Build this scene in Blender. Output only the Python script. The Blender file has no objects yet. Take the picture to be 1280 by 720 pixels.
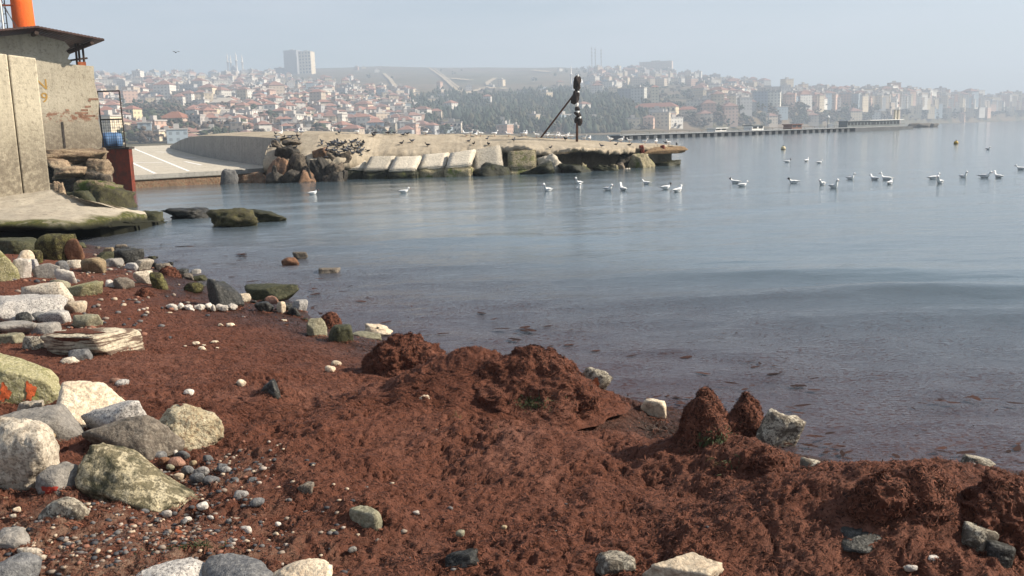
import bpy, bmesh, math, random
import numpy as np
from mathutils import Vector, Matrix
from mathutils.bvhtree import BVHTree

# ------------------------------------------------------------------ camera, sky, sun, exposure
scene = bpy.context.scene
COL = scene.collection
FPX, CAM_H = 1150.0, 1.6                      # focal length in photo pixels, eye height above the water
PITCH, ROLL = math.atan(191.0/1150.0), math.atan(0.030)
cam_data = bpy.data.cameras.new('camera')
cam = bpy.data.objects.new('camera', cam_data); COL.objects.link(cam)
cam_data.sensor_width = 36.0
cam_data.lens = 36.0*FPX/1280.0
cam_data.clip_start, cam_data.clip_end = 0.05, 20000.0
CR = Matrix.Rotation(math.radians(90)-PITCH, 3, 'X') @ Matrix.Rotation(-ROLL, 3, 'Z')
cam.matrix_world = Matrix.Translation((0, 0, CAM_H)) @ CR.to_4x4()
scene.camera = cam

SUN_AZ, SUN_EL = math.radians(90), math.radians(34)      # azimuth from +Y (view) towards +X
to_sun = Vector((math.cos(SUN_EL)*math.sin(SUN_AZ), math.cos(SUN_EL)*math.cos(SUN_AZ), math.sin(SUN_EL)))
world = bpy.data.worlds.new('World'); scene.world = world; world.use_nodes = True
wn = world.node_tree; wn.nodes.clear()
w_out = wn.nodes.new('ShaderNodeOutputWorld'); w_bg = wn.nodes.new('ShaderNodeBackground')
w_sky = wn.nodes.new('ShaderNodeTexSky'); w_sky.sky_type = 'NISHITA'; w_sky.sun_disc = False
w_sky.sun_elevation = SUN_EL; w_sky.sun_rotation = SUN_AZ
w_sky.air_density = 1.0; w_sky.dust_density = 0.8; w_sky.ozone_density = 1.6; w_sky.altitude = 0
# thin high veil and streaks of cirrus over the whole dome
w_tc = wn.nodes.new('ShaderNodeTexCoord'); w_map = wn.nodes.new('ShaderNodeMapping')
w_map.inputs['Scale'].default_value = (1.2, 1.2, 9.0); w_map.inputs['Rotation'].default_value = (0.05, 0.12, 0.3)
w_no = wn.nodes.new('ShaderNodeTexNoise'); w_no.inputs['Scale'].default_value = 2.0; w_no.inputs['Detail'].default_value = 6; w_no.inputs['Roughness'].default_value = 0.55
w_rmp = wn.nodes.new('ShaderNodeMapRange'); w_rmp.inputs[1].default_value = 0.38; w_rmp.inputs[2].default_value = 0.66
w_rmp.inputs[3].default_value = 0.10; w_rmp.inputs[4].default_value = 0.75
w_mix = wn.nodes.new('ShaderNodeMix'); w_mix.data_type = 'RGBA'
w_mix.inputs[7].default_value = (5.8, 6.3, 7.0, 1)
L = wn.links.new
L(w_tc.outputs['Generated'], w_map.inputs[0]); L(w_map.outputs[0], w_no.inputs['Vector']); L(w_no.outputs[0], w_rmp.inputs[0])
L(w_rmp.outputs[0], w_mix.inputs[0]); L(w_sky.outputs[0], w_mix.inputs[6]); L(w_mix.outputs[2], w_bg.inputs[0])
w_bg.inputs[1].default_value = 0.061
L(w_bg.outputs[0], w_out.inputs[0])

sun_d = bpy.data.lights.new('sun', 'SUN'); sun_d.energy = 5.0; sun_d.angle = math.radians(0.6); sun_d.color = (1.0, 0.90, 0.75)
sun = bpy.data.objects.new('sun', sun_d); COL.objects.link(sun)
sun.rotation_euler = (-to_sun).to_track_quat('-Z', 'Y').to_euler()
sun.location = (60, 0, 60)

scene.view_settings.view_transform = 'Standard'; scene.view_settings.look = 'None'
scene.view_settings.exposure = 1.0; scene.view_settings.gamma = 1.0
scene.view_settings.use_curve_mapping = False
scene.render.engine = 'CYCLES'
scene.cycles.use_denoising = True
scene.cycles.max_bounces = 6; scene.cycles.diffuse_bounces = 2; scene.cycles.glossy_bounces = 3
scene.cycles.transmission_bounces = 3; scene.cycles.volume_bounces = 0
scene.cycles.caustics_reflective = False; scene.cycles.caustics_refractive = False
scene.cycles.sample_clamp_indirect = 4.0

# ------------------------------------------------------------------ helpers: pixels, noise, meshes
rng = np.random.default_rng(7); random.seed(7)
EYE = Vector((0, 0, CAM_H))
def ray(px, py):
    return (CR @ Vector(((px-640)/FPX, -(py-360)/FPX, -1.0)))
def at(px, py, z=0.0):                         # the point at height z seen at a photo pixel
    d = ray(px, py); t = (z-CAM_H)/d.z
    return EYE + d*t
def at_y(px, py, Y):                           # the point at distance Y seen at a photo pixel
    d = ray(px, py); return EYE + d*(Y/d.y)

_perm = np.random.default_rng(1).permutation(256); _perm = np.concatenate([_perm, _perm, _perm])
_g3 = np.random.default_rng(2).normal(size=(256, 3)); _g3 /= np.linalg.norm(_g3, axis=1)[:, None]
def pnoise(P):                                 # 3D gradient noise, about -0.7..0.7
    P = np.asarray(P, float); I = np.floor(P).astype(int); F = P-I; I &= 255
    u = F*F*F*(F*(F*6-15)+10); out = np.zeros(len(P))
    for dx in (0, 1):
        a = _perm[(I[:, 0]+dx) & 255]; wx = u[:, 0] if dx else 1-u[:, 0]
        for dy in (0, 1):
            b = _perm[a+((I[:, 1]+dy) & 255)]; wy = wx*(u[:, 1] if dy else 1-u[:, 1])
            for dz in (0, 1):
                g = _g3[_perm[b+((I[:, 2]+dz) & 255)]]
                out += wy*(u[:, 2] if dz else 1-u[:, 2])*(g[:, 0]*(F[:, 0]-dx)+g[:, 1]*(F[:, 1]-dy)+g[:, 2]*(F[:, 2]-dz))
    return out
_g2 = np.stack([np.cos(np.arange(256)*2.399), np.sin(np.arange(256)*2.399)], 1)
def pnoise2(X, Y):
    IX = np.floor(X).astype(int); IY = np.floor(Y).astype(int); FX = X-IX; FY = Y-IY
    IX &= 255; IY &= 255
    ux = FX*FX*FX*(FX*(FX*6-15)+10); uy = FY*FY*FY*(FY*(FY*6-15)+10); out = 0
    for dx in (0, 1):
        a = _perm[(IX+dx) & 255]
        for dy in (0, 1):
            g = _g2[_perm[a+((IY+dy) & 255)]]
            out = out+(ux if dx else 1-ux)*(uy if dy else 1-uy)*(g[..., 0]*(FX-dx)+g[..., 1]*(FY-dy))
    return out
def fbm3(P, octs=4, gain=0.5, seed=0.0):
    s = 0; a = 1.0; f = 1.0
    for k in range(octs):
        s = s+a*pnoise(P*f+seed+17.3*k); a *= gain; f *= 2.03
    return s
def sstep(a, b, x):
    t = np.clip((x-a)/(b-a), 0, 1); return t*t*(3-2*t)

def mesh_np(name, V, F, smooth=True):
    me = bpy.data.meshes.new(name)
    V = np.asarray(V, np.float32)
    if isinstance(F, np.ndarray):
        n = F.shape[1]; me.vertices.add(len(V)); me.vertices.foreach_set('co', V.ravel())
        me.loops.add(F.size); me.loops.foreach_set('vertex_index', F.ravel().astype(np.int32))
        me.polygons.add(len(F)); me.polygons.foreach_set('loop_start', np.arange(0, F.size, n, dtype=np.int32))
        me.update(calc_edges=True)
    else:
        me.from_pydata([tuple(map(float, v)) for v in V], [], F); me.update()
    if smooth:
        me.polygons.foreach_set('use_smooth', np.ones(len(me.polygons), bool))
    return me
def obj(name, me, m=None, parent=None, loc=None):
    o = bpy.data.objects.new(name, me); COL.objects.link(o)
    if m is not None:
        for mm in (m if isinstance(m, (list, tuple)) else [m]): me.materials.append(mm)
    if parent is not None: o.parent = parent
    if loc is not None: o.location = loc
    return o
def tag(o, label=None, cat=None, group=None, kind=None):
    if label: o['label'] = label
    if cat: o['category'] = cat
    if group: o['group'] = group
    if kind: o['kind'] = kind
    return o
def empty(name, loc, label, cat, group=None, rz=0):
    o = bpy.data.objects.new(name, None); COL.objects.link(o); o.location = loc; o.rotation_euler = (0, 0, rz)
    o.empty_display_size = 0.2
    return tag(o, label, cat, group)
def attr(me, name, vals):
    a = me.attributes.new(name, 'FLOAT', 'POINT'); a.data.foreach_set('value', np.asarray(vals, np.float32))
class MB:                                      # collects boxes, tubes, prisms into one mesh
    def __init__(s): s.v = []; s.f = []
    def add(s, V, F):
        b = len(s.v); s.v += [tuple(map(float, p)) for p in V]; s.f += [tuple(b+i for i in f) for f in F]
    def box(s, c, size, rz=0, tilt=None):
        hx, hy, hz = size[0]/2, size[1]/2, size[2]/2
        M = Matrix.Rotation(rz, 3, 'Z')
        if tilt is not None: M = M @ tilt
        V = [Vector(c)+M @ Vector((x*hx, y*hy, z*hz)) for x, y, z in
             ((-1,-1,-1),(1,-1,-1),(1,1,-1),(-1,1,-1),(-1,-1,1),(1,-1,1),(1,1,1),(-1,1,1))]
        s.add(V, ((0,3,2,1),(4,5,6,7),(0,1,5,4),(1,2,6,5),(2,3,7,6),(3,0,4,7)))
    def tube(s, pts, rad, n=8, cap=True):
        pts = [Vector(p) for p in pts]; rad = rad if isinstance(rad, (list, tuple)) else [rad]*len(pts)
        V = []; F = []
        for i, p in enumerate(pts):
            d = (pts[min(i+1, len(pts)-1)]-pts[max(i-1, 0)]).normalized()
            a = d.orthogonal().normalized() if abs(d.z) < 0.99 else Vector((1, 0, 0))
            a = (Vector((0, 0, 1)).cross(d)).normalized() if abs(d.z) < 0.99 else a
            b = d.cross(a)
            for k in range(n):
                t = 2*math.pi*k/n; V.append(p+(a*math.cos(t)+b*math.sin(t))*rad[i])
        for i in range(len(pts)-1):
            for k in range(n):
                k2 = (k+1) % n; F.append((i*n+k, i*n+k2, (i+1)*n+k2, (i+1)*n+k))
        if cap:
            F.append(tuple(range(n-1, -1, -1))); F.append(tuple((len(pts)-1)*n+k for k in range(n)))
        s.add(V, F)
    def prism(s, poly, axis_vec):              # polygon of 3D points pushed along a vector
        n = len(poly); P = [Vector(p) for p in poly]; Q = [p+Vector(axis_vec) for p in P]
        F = [tuple(range(n)), tuple(range(2*n-1, n-1, -1))]
        for i in range(n):
            j = (i+1) % n; F.append((i, n+i, n+j, j))
        s.add(P+Q, F)
    def build(s, name, m, parent=None, smooth=False, loc=None):
        me = mesh_np(name, s.v, s.f, smooth)
        bm = bmesh.new(); bm.from_mesh(me); bmesh.ops.recalc_face_normals(bm, faces=bm.faces); bm.to_mesh(me); bm.free()
        return obj(name, me, m, parent, loc)
_ico = {}
def ico(sub):
    if sub not in _ico:
        bm = bmesh.new(); bmesh.ops.create_icosphere(bm, subdivisions=sub, radius=1)
        _ico[sub] = (np.array([v.co[:] for v in bm.verts]), np.array([[v.index for v in f.verts] for f in bm.faces])); bm.free()
    return _ico[sub]

# ------------------------------------------------------------------ materials
class NT:
    def __init__(s, name):
        s.m = bpy.data.materials.new(name); s.m.use_nodes = True; s.t = s.m.node_tree
        s.b = s.t.nodes['Principled BSDF']; s.out = s.t.nodes['Material Output']
    def n(s, typ, **kw):
        nd = s.t.nodes.new('ShaderNode'+typ)
        for k, v in kw.items(): setattr(nd, k, v)
        return nd
    def l(s, a, b): s.t.links.new(a, b)
    def coord(s, kind='Object', scale=(1, 1, 1), rand=False):
        tc = s.n('TexCoord'); mp = s.n('Mapping'); mp.inputs['Scale'].default_value = scale
        s.l(tc.outputs[kind], mp.inputs[0])
        if rand:
            oi = s.n('ObjectInfo'); cm = s.n('CombineXYZ'); mu = s.n('Math', operation='MULTIPLY'); mu.inputs[1].default_value = 57.0
            s.l(oi.outputs['Random'], mu.inputs[0]); s.l(mu.outputs[0], cm.inputs[0]); s.l(mu.outputs[0], cm.inputs[2]); s.l(cm.outputs[0], mp.inputs['Location'])
        return mp.outputs[0]
    def noise(s, co, scale, detail=4, rough=0.55, dist=0.0):
        nd = s.n('TexNoise'); nd.inputs['Scale'].default_value = scale; nd.inputs['Detail'].default_value = detail
        nd.inputs['Roughness'].default_value = rough; nd.inputs['Distortion'].default_value = dist
        s.l(co, nd.inputs['Vector']); return nd.outputs[0]
    def voro(s, co, scale, feat='F1'):
        nd = s.n('TexVoronoi', feature=feat); nd.inputs['Scale'].default_value = scale; s.l(co, nd.inputs['Vector']); return nd
    def rng(s, v, a, b, c=0.0, d=1.0):
        nd = s.n('MapRange'); nd.inputs[1].default_value = a; nd.inputs[2].default_value = b
        nd.inputs[3].default_value = c; nd.inputs[4].default_value = d; s.l(v, nd.inputs[0]); return nd.outputs[0]
    def math(s, op, a, b=None):
        nd = s.n('Math', operation=op)
        for i, x in enumerate((a, b)):
            if x is None: continue
            if isinstance(x, (int, float)): nd.inputs[i].default_value = x
            else: s.l(x, nd.inputs[i])
        return nd.outputs[0]
    def mix(s, f, a, b):
        nd = s.n('Mix', data_type='RGBA')
        for i, x in ((0, f), (6, a), (7, b)):
            if isinstance(x, (int, float)): nd.inputs[i].default_value = x
            elif isinstance(x, tuple): nd.inputs[i].default_value = (x[0], x[1], x[2], 1)
            else: s.l(x, nd.inputs[i])
        return nd.outputs[2]
    def attr(s, name):
        nd = s.n('Attribute'); nd.attribute_name = name; return nd.outputs['Fac']
    def bump(s, h, strength=0.5, dist=0.02, prev=None):
        nd = s.n('Bump'); nd.inputs['Strength'].default_value = strength; nd.inputs['Distance'].default_value = dist
        s.l(h, nd.inputs['Height'])
        if prev is not None: s.l(prev, nd.inputs['Normal'])
        return nd.outputs[0]
    def done(s, col=None, rough=None, normal=None, spec=0.3):
        for sock, v in (('Base Color', col), ('Roughness', rough), ('Normal', normal)):
            if v is None: continue
            if isinstance(v, tuple): s.b.inputs[sock].default_value = (v[0], v[1], v[2], 1)
            elif isinstance(v, (int, float)): s.b.inputs[sock].default_value = v
            else: s.l(v, s.b.inputs[sock])
        s.b.inputs['Specular IOR Level'].default_value = spec
        return s.m

def rock_mat(name, c1, c2, speck=None, speck_amt=0.5, scale=1.0, moss=None, moss_amt=0.0, rough=0.85, bands=0.0, blotch=None, bump=0.6, wetlow=False):
    t = NT(name); co = t.coord('Object', rand=True)
    f = t.rng(t.noise(co, 9*scale, 6, 0.6), 0.38, 0.64); c = t.mix(f, c1, c2)
    fine = t.noise(co, 55*scale, 4, 0.65)
    c = t.mix(t.rng(fine, 0.42, 0.66, 0.0, 0.6), c, tuple(x*0.35 for x in c1))
    pit = t.noise(co, 20*scale, 5, 0.75); c = t.mix(t.rng(pit, 0.60, 0.68, 0.0, 0.7), c, tuple(x*0.28 for x in c1))
    if bands:
        cb = t.coord('Object', (2, 2, 22), rand=True); bn = t.rng(t.noise(cb, 3.0*scale, 5, 0.6, 0.4), 0.47, 0.56)
        c = t.mix(t.math('MULTIPLY', bn, bands), c, (0.10, 0.055, 0.04))
    if speck:
        v = t.rng(t.noise(co, 58*scale, 4, 0.75), 0.52, 0.57); c = t.mix(t.math('MULTIPLY', v, speck_amt), c, speck)
    if blotch:
        v = t.rng(t.noise(co, 14*scale, 5, 0.65, 0.6), 0.50, 0.56); c = t.mix(t.math('MULTIPLY', v, 0.85), c, blotch)
    if moss:
        v = t.rng(t.noise(co, 6*scale, 6, 0.65, 0.3), 0.62-moss_amt*0.4, 0.74-moss_amt*0.4); c = t.mix(v, c, t.mix(fine, moss, tuple(x*1.9 for x in moss)))
    oi = t.n('ObjectInfo'); hsv = t.n('HueSaturation'); t.l(c, hsv.inputs['Color'])
    t.l(t.rng(oi.outputs['Random'], 0, 1, 0.72, 1.2), hsv.inputs['Value'])
    h = t.math('ADD', t.math('MULTIPLY', t.noise(co, 26*scale, 6, 0.65), 0.7), t.math('MULTIPLY', fine, 0.3))
    return t.done(hsv.outputs[0], rough, t.bump(h, bump, 0.040/scale), 0.25)

M = {}
M['cream'] = rock_mat('cream_stone', (0.74, 0.62, 0.46), (0.64, 0.50, 0.35), (0.30, 0.20, 0.13), 0.4)
M['pale'] = rock_mat('pale_stone', (0.62, 0.54, 0.43), (0.50, 0.42, 0.32), (0.13, 0.10, 0.075), 0.6)
M['layered'] = rock_mat('layered_stone', (0.64, 0.56, 0.42), (0.52, 0.44, 0.32), None, 0, bands=0.9)
M['granite'] = rock_mat('granite', (0.50, 0.465, 0.42), (0.37, 0.345, 0.32), (0.09, 0.08, 0.08), 0.75, 1.5)
M['slate'] = rock_mat('slate', (0.115, 0.115, 0.12), (0.17, 0.165, 0.16), (0.30, 0.29, 0.27), 0.35)
M['grey'] = rock_mat('grey_stone', (0.33, 0.30, 0.265), (0.24, 0.22, 0.195), (0.44, 0.40, 0.35), 0.4)
M['olive'] = rock_mat('olive_stone', (0.26, 0.245, 0.165), (0.20, 0.175, 0.115), (0.40, 0.36, 0.27), 0.4)
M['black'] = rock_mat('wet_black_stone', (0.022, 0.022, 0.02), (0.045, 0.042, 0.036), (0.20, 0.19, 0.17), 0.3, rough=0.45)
M['darkbrown'] = rock_mat('dark_brown_stone', (0.13, 0.105, 0.082), (0.20, 0.165, 0.13), (0.32, 0.28, 0.22), 0.4)
M['brown'] = rock_mat('brown_stone', (0.20, 0.10, 0.055), (0.13, 0.065, 0.04), None)
M['mossy'] = rock_mat('mossy_stone', (0.64, 0.55, 0.37), (0.54, 0.45, 0.28), (0.10, 0.085, 0.05), 0.8, 1.3, (0.040, 0.038, 0.020), 0.30, blotch=(0.15, 0.125, 0.07), bump=1.0)
M['algae'] = rock_mat('straw_algae_stone', (0.40, 0.36, 0.20), (0.27, 0.25, 0.12), (0.52, 0.47, 0.31), 0.7, 1.3, (0.13, 0.125, 0.04), 0.12, bump=1.0)
M['greenmoss'] = rock_mat('green_moss_stone', (0.125, 0.110, 0.036), (0.06, 0.055, 0.022), (0.21, 0.19, 0.08), 0.6, 1.0, (0.035, 0.030, 0.014), 0.20, blotch=(0.03, 0.024, 0.013), bump=1.0)
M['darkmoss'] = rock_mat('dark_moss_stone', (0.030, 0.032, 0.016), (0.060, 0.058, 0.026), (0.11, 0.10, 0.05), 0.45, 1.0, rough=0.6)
M['barnacle'] = rock_mat('barnacled_stone', (0.60, 0.54, 0.43), (0.42, 0.36, 0.27), (0.09, 0.075, 0.06), 0.9, 1.3, blotch=(0.10, 0.08, 0.06), bump=1.0)
M['barnacle_round'] = rock_mat('barnacled_cream_stone', (0.76, 0.66, 0.46), (0.62, 0.50, 0.31), (0.28, 0.17, 0.09), 0.7, 1.0, bump=1.0)
M['white'] = rock_mat('white_stone', (0.66, 0.60, 0.53), (0.54, 0.48, 0.41), (0.45, 0.37, 0.30), 0.3)
M['ochre'] = rock_mat('ochre_stone', (0.40, 0.30, 0.18), (0.28, 0.21, 0.13), (0.10, 0.08, 0.06), 0.5)
M['brick'] = rock_mat('brick_stone', (0.42, 0.13, 0.055), (0.33, 0.09, 0.04), None)
M['pink'] = rock_mat('pink_stone', (0.36, 0.20, 0.14), (0.28, 0.15, 0.11), None)
M['jetty_rock'] = rock_mat('jetty_boulder_stone', (0.17, 0.135, 0.10), (0.10, 0.085, 0.068), (0.28, 0.22, 0.16), 0.5, 0.35, blotch=(0.05, 0.042, 0.034))
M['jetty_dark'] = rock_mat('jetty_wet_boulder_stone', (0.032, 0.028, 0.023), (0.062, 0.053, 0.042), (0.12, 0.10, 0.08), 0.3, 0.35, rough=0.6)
M['jetty_red'] = rock_mat('jetty_red_boulder_stone', (0.29, 0.17, 0.10), (0.20, 0.115, 0.07), (0.10, 0.07, 0.05), 0.5, 0.35, blotch=(0.09, 0.06, 0.045))
M['concrete_block'] = rock_mat('bleached_block_concrete', (0.66, 0.59, 0.48), (0.57, 0.51, 0.41), (0.36, 0.31, 0.25), 0.4, 0.35)
M['mossblock'] = rock_mat('mossy_block_concrete', (0.36, 0.30, 0.20), (0.28, 0.24, 0.16), (0.07, 0.08, 0.02), 0.7, 0.35, (0.075, 0.085, 0.02), 0.25)
M['wetblock'] = rock_mat('weedy_wet_concrete', (0.022, 0.024, 0.014), (0.045, 0.045, 0.024), None, 0, 0.3, (0.05, 0.055, 0.015), 0.12, rough=0.6)

def seaweed_mat(name='red_seaweed', use_sand=True, dark=1.0):
    t = NT(name); co = t.coord('Generated' if False else 'Object')
    big = t.noise(co, 2.2, 5, 0.6); mid = t.noise(co, 22, 5, 0.65, 0.3); fine = t.noise(co, 120, 3, 0.7)
    c = t.mix(t.rng(mid, 0.34, 0.66), tuple(dark*x for x in (0.085, 0.029, 0.016)), tuple(dark*x for x in (0.192, 0.072, 0.043)))
    c = t.mix(t.rng(big, 0.48, 0.66, 0, 0.55), c, tuple(dark*x for x in (0.120, 0.042, 0.025)))
    c = t.mix(t.rng(t.noise(co, 1.3, 5, 0.65, 0.4), 0.50, 0.68, 0, 0.6), c, t.mix(t.rng(mid, 0.36, 0.6), tuple(dark*x for x in (0.13, 0.055, 0.038)), tuple(dark*x for x in (0.27, 0.125, 0.085))))
    c = t.mix(t.rng(fine, 0.55, 0.75, 0, 0.7), c, tuple(dark*x for x in (0.030, 0.012, 0.008)))
    c = t.mix(t.rng(t.noise(t.coord('Object', (1, 1.7, 1)), 48, 3, 0.6, 0.5), 0.60, 0.66, 0, 0.85), c, tuple(dark*x for x in (0.024, 0.010, 0.007)))  # small dark spots: shade of pits in the weed, painted into the colour
    gr = t.math('MULTIPLY', t.rng(t.noise(co, 5.0, 3, 0.5), 0.70, 0.76), t.rng(mid, 0.5, 0.6)); c = t.mix(gr, c, (0.045, 0.055, 0.016))
    if use_sand:
        sd = t.math('MULTIPLY', t.attr('sand'), t.rng(t.noise(co, 14, 6, 0.7), 0.40, 0.60))
        c = t.mix(sd, c, t.mix(t.rng(fine, 0.35, 0.65), (0.30, 0.195, 0.135), (0.17, 0.10, 0.07)))
        wet = t.attr('wet'); c = t.mix(wet, c, (0.032, 0.014, 0.010))
        t.l(t.rng(wet, 0, 1, 0.85, 0.35), t.b.inputs['Roughness'])
        rough = None
    else: rough = 0.85
    h = t.math('ADD', t.math('MULTIPLY', mid, 0.6), t.math('MULTIPLY', t.noise(co, 75, 5, 0.75), 0.5))
    return t.done(c, rough, t.bump(h, 1.0, 0.035), 0.2)
M['beach'] = seaweed_mat('beach_seaweed', True)
M['mound'] = seaweed_mat('seaweed_mound_weed', False, 0.95)
def strand_mat():
    t = NT('seaweed_strand'); co = t.coord('Object'); a = t.attr('tone')
    c = t.mix(a, (0.018, 0.008, 0.006), (0.215, 0.083, 0.050))
    return t.done(c, 0.8, None, 0.15)
M['strand'] = strand_mat()
def plain(name, c, rough=0.7, vary=0.25, scale=4.0, spec=0.3, bump=0.0):
    t = NT(name); co = t.coord('Object', rand=True)
    f = t.rng(t.noise(co, scale, 5, 0.6), 0.3, 0.7)
    col = t.mix(f, tuple(x*(1-vary) for x in c), tuple(min(1, x*(1+vary)) for x in c))
    nm = t.bump(t.noise(co, scale*6, 5, 0.65), bump, 0.03) if bump else None
    return t.done(col, rough, nm, spec)

# ------------------------------------------------------------------ sea
def build_sea():
    ys = [1.2]
    while ys[-1] < 4250: ys.append(ys[-1]*1.0062+0.002)
    ys = np.array(ys); nc = 210; u = np.linspace(-1, 1, nc)
    X = u[None, :]*np.minimum(7+0.9*ys, 3600)[:, None]; Y = np.repeat(ys[:, None], nc, 1)
    fade = np.exp(-Y/55.0)
    a = 0.35*pnoise2(X*0.15, Y*0.15)
    Z = 0.016*np.sin(2.3*(Y*0.97-X*0.26)+5*a)*(0.5+pnoise2(X*0.35+5, Y*0.35)*1.3)*np.exp(-Y/60)
    Z += 0.0050*np.sin(6.1*(Y*0.9-X*0.40)+8*a+1.0)*(0.6+pnoise2(X*0.5+9, Y*0.5))*np.exp(-Y/30)
    Z += 0.010*pnoise2(X*1.1+3, Y*2.2)*np.exp(-Y/40)
    Z += (0.020*pnoise2(X*3.0, Y*7.0)+0.0060*pnoise2(X*8.0+7, Y*15))*np.exp(-Y/16)
    Z += 0.050*pnoise2(X*1.5+2, Y*3.6)*np.exp(-(np.minimum(shore_dist(X, Y), 0)/3.2)**2)*np.exp(-Y/25)
    # two long low swells rolling in on the right
    for (px, py, amp, wid) in ((1150, 372, 0.14, 0.42), (980, 345, 0.085, 0.42), (1250, 395, .08, .35), (300, 312, 0.035, 0.4), (330, 340, .03, .3), (560, 300, 0.03, 0.5), (620, 330, .03, .5)):
        c = at(px, py); ax = X-c.x; d = (Y-c.y)+0.10*ax+0.25*pnoise2(X*0.4+px, Y*0.4)
        Z += amp*np.exp(-(d/wid)**2)*np.exp(-(ax/2.6)**2)
    V = np.stack([X, Y, Z], -1).reshape(-1, 3)
    nr = len(ys); i = np.arange(nr-1)[:, None]*nc+np.arange(nc-1)[None, :]
    F = np.stack([i, i+1, i+nc+1, i+nc], -1).reshape(-1, 4)
    me = mesh_np('sea', V, F)
    sd = shore_dist(X.ravel(), Y.ravel())
    weed = np.clip(1-(-sd-0.2)/5.2, 0, 1)**1.1*np.clip(1.25-Y.ravel()/22, 0, 1)
    attr(me, 'weed', weed)
    t = NT('sea_water'); co = t.coord('Object')
    w = t.attr('weed')
    st = t.coord('Object', (1.0, 2.4, 1.0))
    specks = t.rng(t.noise(st, 26, 3, 0.7), 0.50, 0.62); patches = t.rng(t.noise(co, 1.1, 4, 0.6), 0.40, 0.62)
    f = t.math('MULTIPLY', w, t.math('ADD', t.math('MULTIPLY', specks, t.math('ADD', t.math('MULTIPLY', patches, 0.75), 0.35)), 0.10))
    f = t.math('MINIMUM', f, 1.0)
    deep = t.mix(w, (0.080, 0.112, 0.134), (0.068, 0.058, 0.068))
    c = t.mix(f, deep, (0.050, 0.018, 0.014))
    h1 = t.noise(t.coord('Object', (0.55, 1.3, 1)), 1.2, 3, 0.5); h2 = t.noise(t.coord('Object', (1.0, 2.2, 1)), 5.5, 4, 0.55)
    nm = t.bump(h1, 0.30, 0.06); nm = t.bump(h2, 0.55, 0.026, nm)
    t.l(t.rng(w, 0.0, 0.55, 0.16, 0.62), nm.node.inputs['Strength'])
    nm = t.bump(t.noise(st, 30, 3, 0.6), 0.7, 0.009, nm)
    t.l(t.rng(w, 0.0, 0.5, 0.22, 0.85), nm.node.inputs['Strength'])
    nm = t.bump(f, 0.25, 0.006, nm)
    t.b.inputs['IOR'].default_value = 1.33
    m = t.done(c, t.rng(f, 0, 0.7, 0.07, 0.50), nm, 0.5)
    o = obj('sea', me, m); tag(o, kind='structure'); return o

# ------------------------------------------------------------------ beach
SHORE_PX = [(-160, 298), (60, 304), (140, 312), (200, 332), (250, 353), (300, 376), (370, 390), (402, 409), (470, 424), (560, 450),
            (700, 478), (765, 498), (840, 516), (925, 546), (1000, 575), (1060, 588), (1120, 596), (1200, 600), (1290, 598)]
SHORE = [at(x, y) for x, y in SHORE_PX]
SHORE = [Vector((-60, 22, 0))]+SHORE+[Vector((4.5, 3.2, 0)), Vector((9, 1.0, 0)), Vector((14, -3, 0))]
SA = np.array([[p.x, p.y] for p in SHORE])
def shore_dist(X, Y):                          # metres inland (+) or out in the water (-)
    X = np.asarray(X, float); Y = np.asarray(Y, float); best = np.full(X.shape, 1e9); sgn = np.ones(X.shape)
    for a, b in zip(SA[:-1], SA[1:]):
        e = b-a; l2 = (e**2).sum(); t = np.clip(((X-a[0])*e[0]+(Y-a[1])*e[1])/l2, 0, 1)
        dx = X-a[0]-t*e[0]; dy = Y-a[1]-t*e[1]; d = np.hypot(dx, dy)
        s = np.where(e[0]*dy-e[1]*dx < 0, 1.0, -1.0); m = d < best-1e-9
        best = np.where(m, d, best); sgn = np.where(m, s, sgn)
    return best*sgn
_HUM = []                                      # gentle hummocks: x, y, radius x, radius y, height
def base_z(X, Y):
    d = shore_dist(X, Y)+0.18*pnoise2(X*1.3+4, Y*1.3)
    z = np.where(d > 0, 0.015+0.27*(1-np.exp(-np.maximum(d, 0)/1.15))+0.018*np.maximum(d, 0), 0.22*d)
    for hx, hy, rx, ry, h in _HUM: z = z+h*np.exp(-((X-hx)/rx)**2-((Y-hy)/ry)**2)
    return np.maximum(z, -0.8)
def ground(X, Y):
    X = np.asarray(X, float); Y = np.asarray(Y, float)
    d = shore_dist(X, Y); am = 0.35+0.65*sstep(-0.2, 0.5, d)
    wx = X+0.05*pnoise2(X*5, Y*5); wy = Y+0.05*pnoise2(X*5+31, Y*5)
    n = 0.070*pnoise2(X*1.7+11, Y*1.7)+0.045*pnoise2(wx*4.1, wy*4.1+7)+0.026*pnoise2(wx*8.7+3, wy*8.7)
    r = 1-2*np.abs(pnoise2(wx*15+5, wy*15)); n = n+0.011*r
    for fq, dp, wd_ in ((7.0, 0.030, 0.035), (13.0, 0.022, 0.045), (24.0, 0.013, 0.06)):   # sharp folds between the mats
        cr = np.abs(pnoise2(wx*fq+fq, wy*fq*1.5)); n = n-dp*np.exp(-(cr/wd_)**2)*sstep(0.0, 0.25, pnoise2(X*fq*.45+9, Y*fq*.45+fq))
    clump = 0.55+0.9*sstep(-0.25, 0.35, pnoise2(X*3.1+40, Y*3.1))
    n = n+clump*(0.013*pnoise2(wx*24, wy*24+2)+0.011*pnoise2(X*45+8, Y*45)+0.009*pnoise2(X*90, Y*90+6))
    calm = 1-0.55*sstep(4.6, 7.0, Y-0.5*X)           # the mat lies flatter farther up the beach
    return base_z(X, Y)+n*am*calm
def ground1(x, y): return float(ground(np.array([x]), np.array([y]))[0])
def on_ground(px, py):
    z = 0.2
    for _ in range(8):
        p = at(px, py, z); z = 0.5*z+0.5*max(float(base_z(np.array([p.x]), np.array([p.y]))[0]), 0.0)
    return at(px, py, z)
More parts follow.
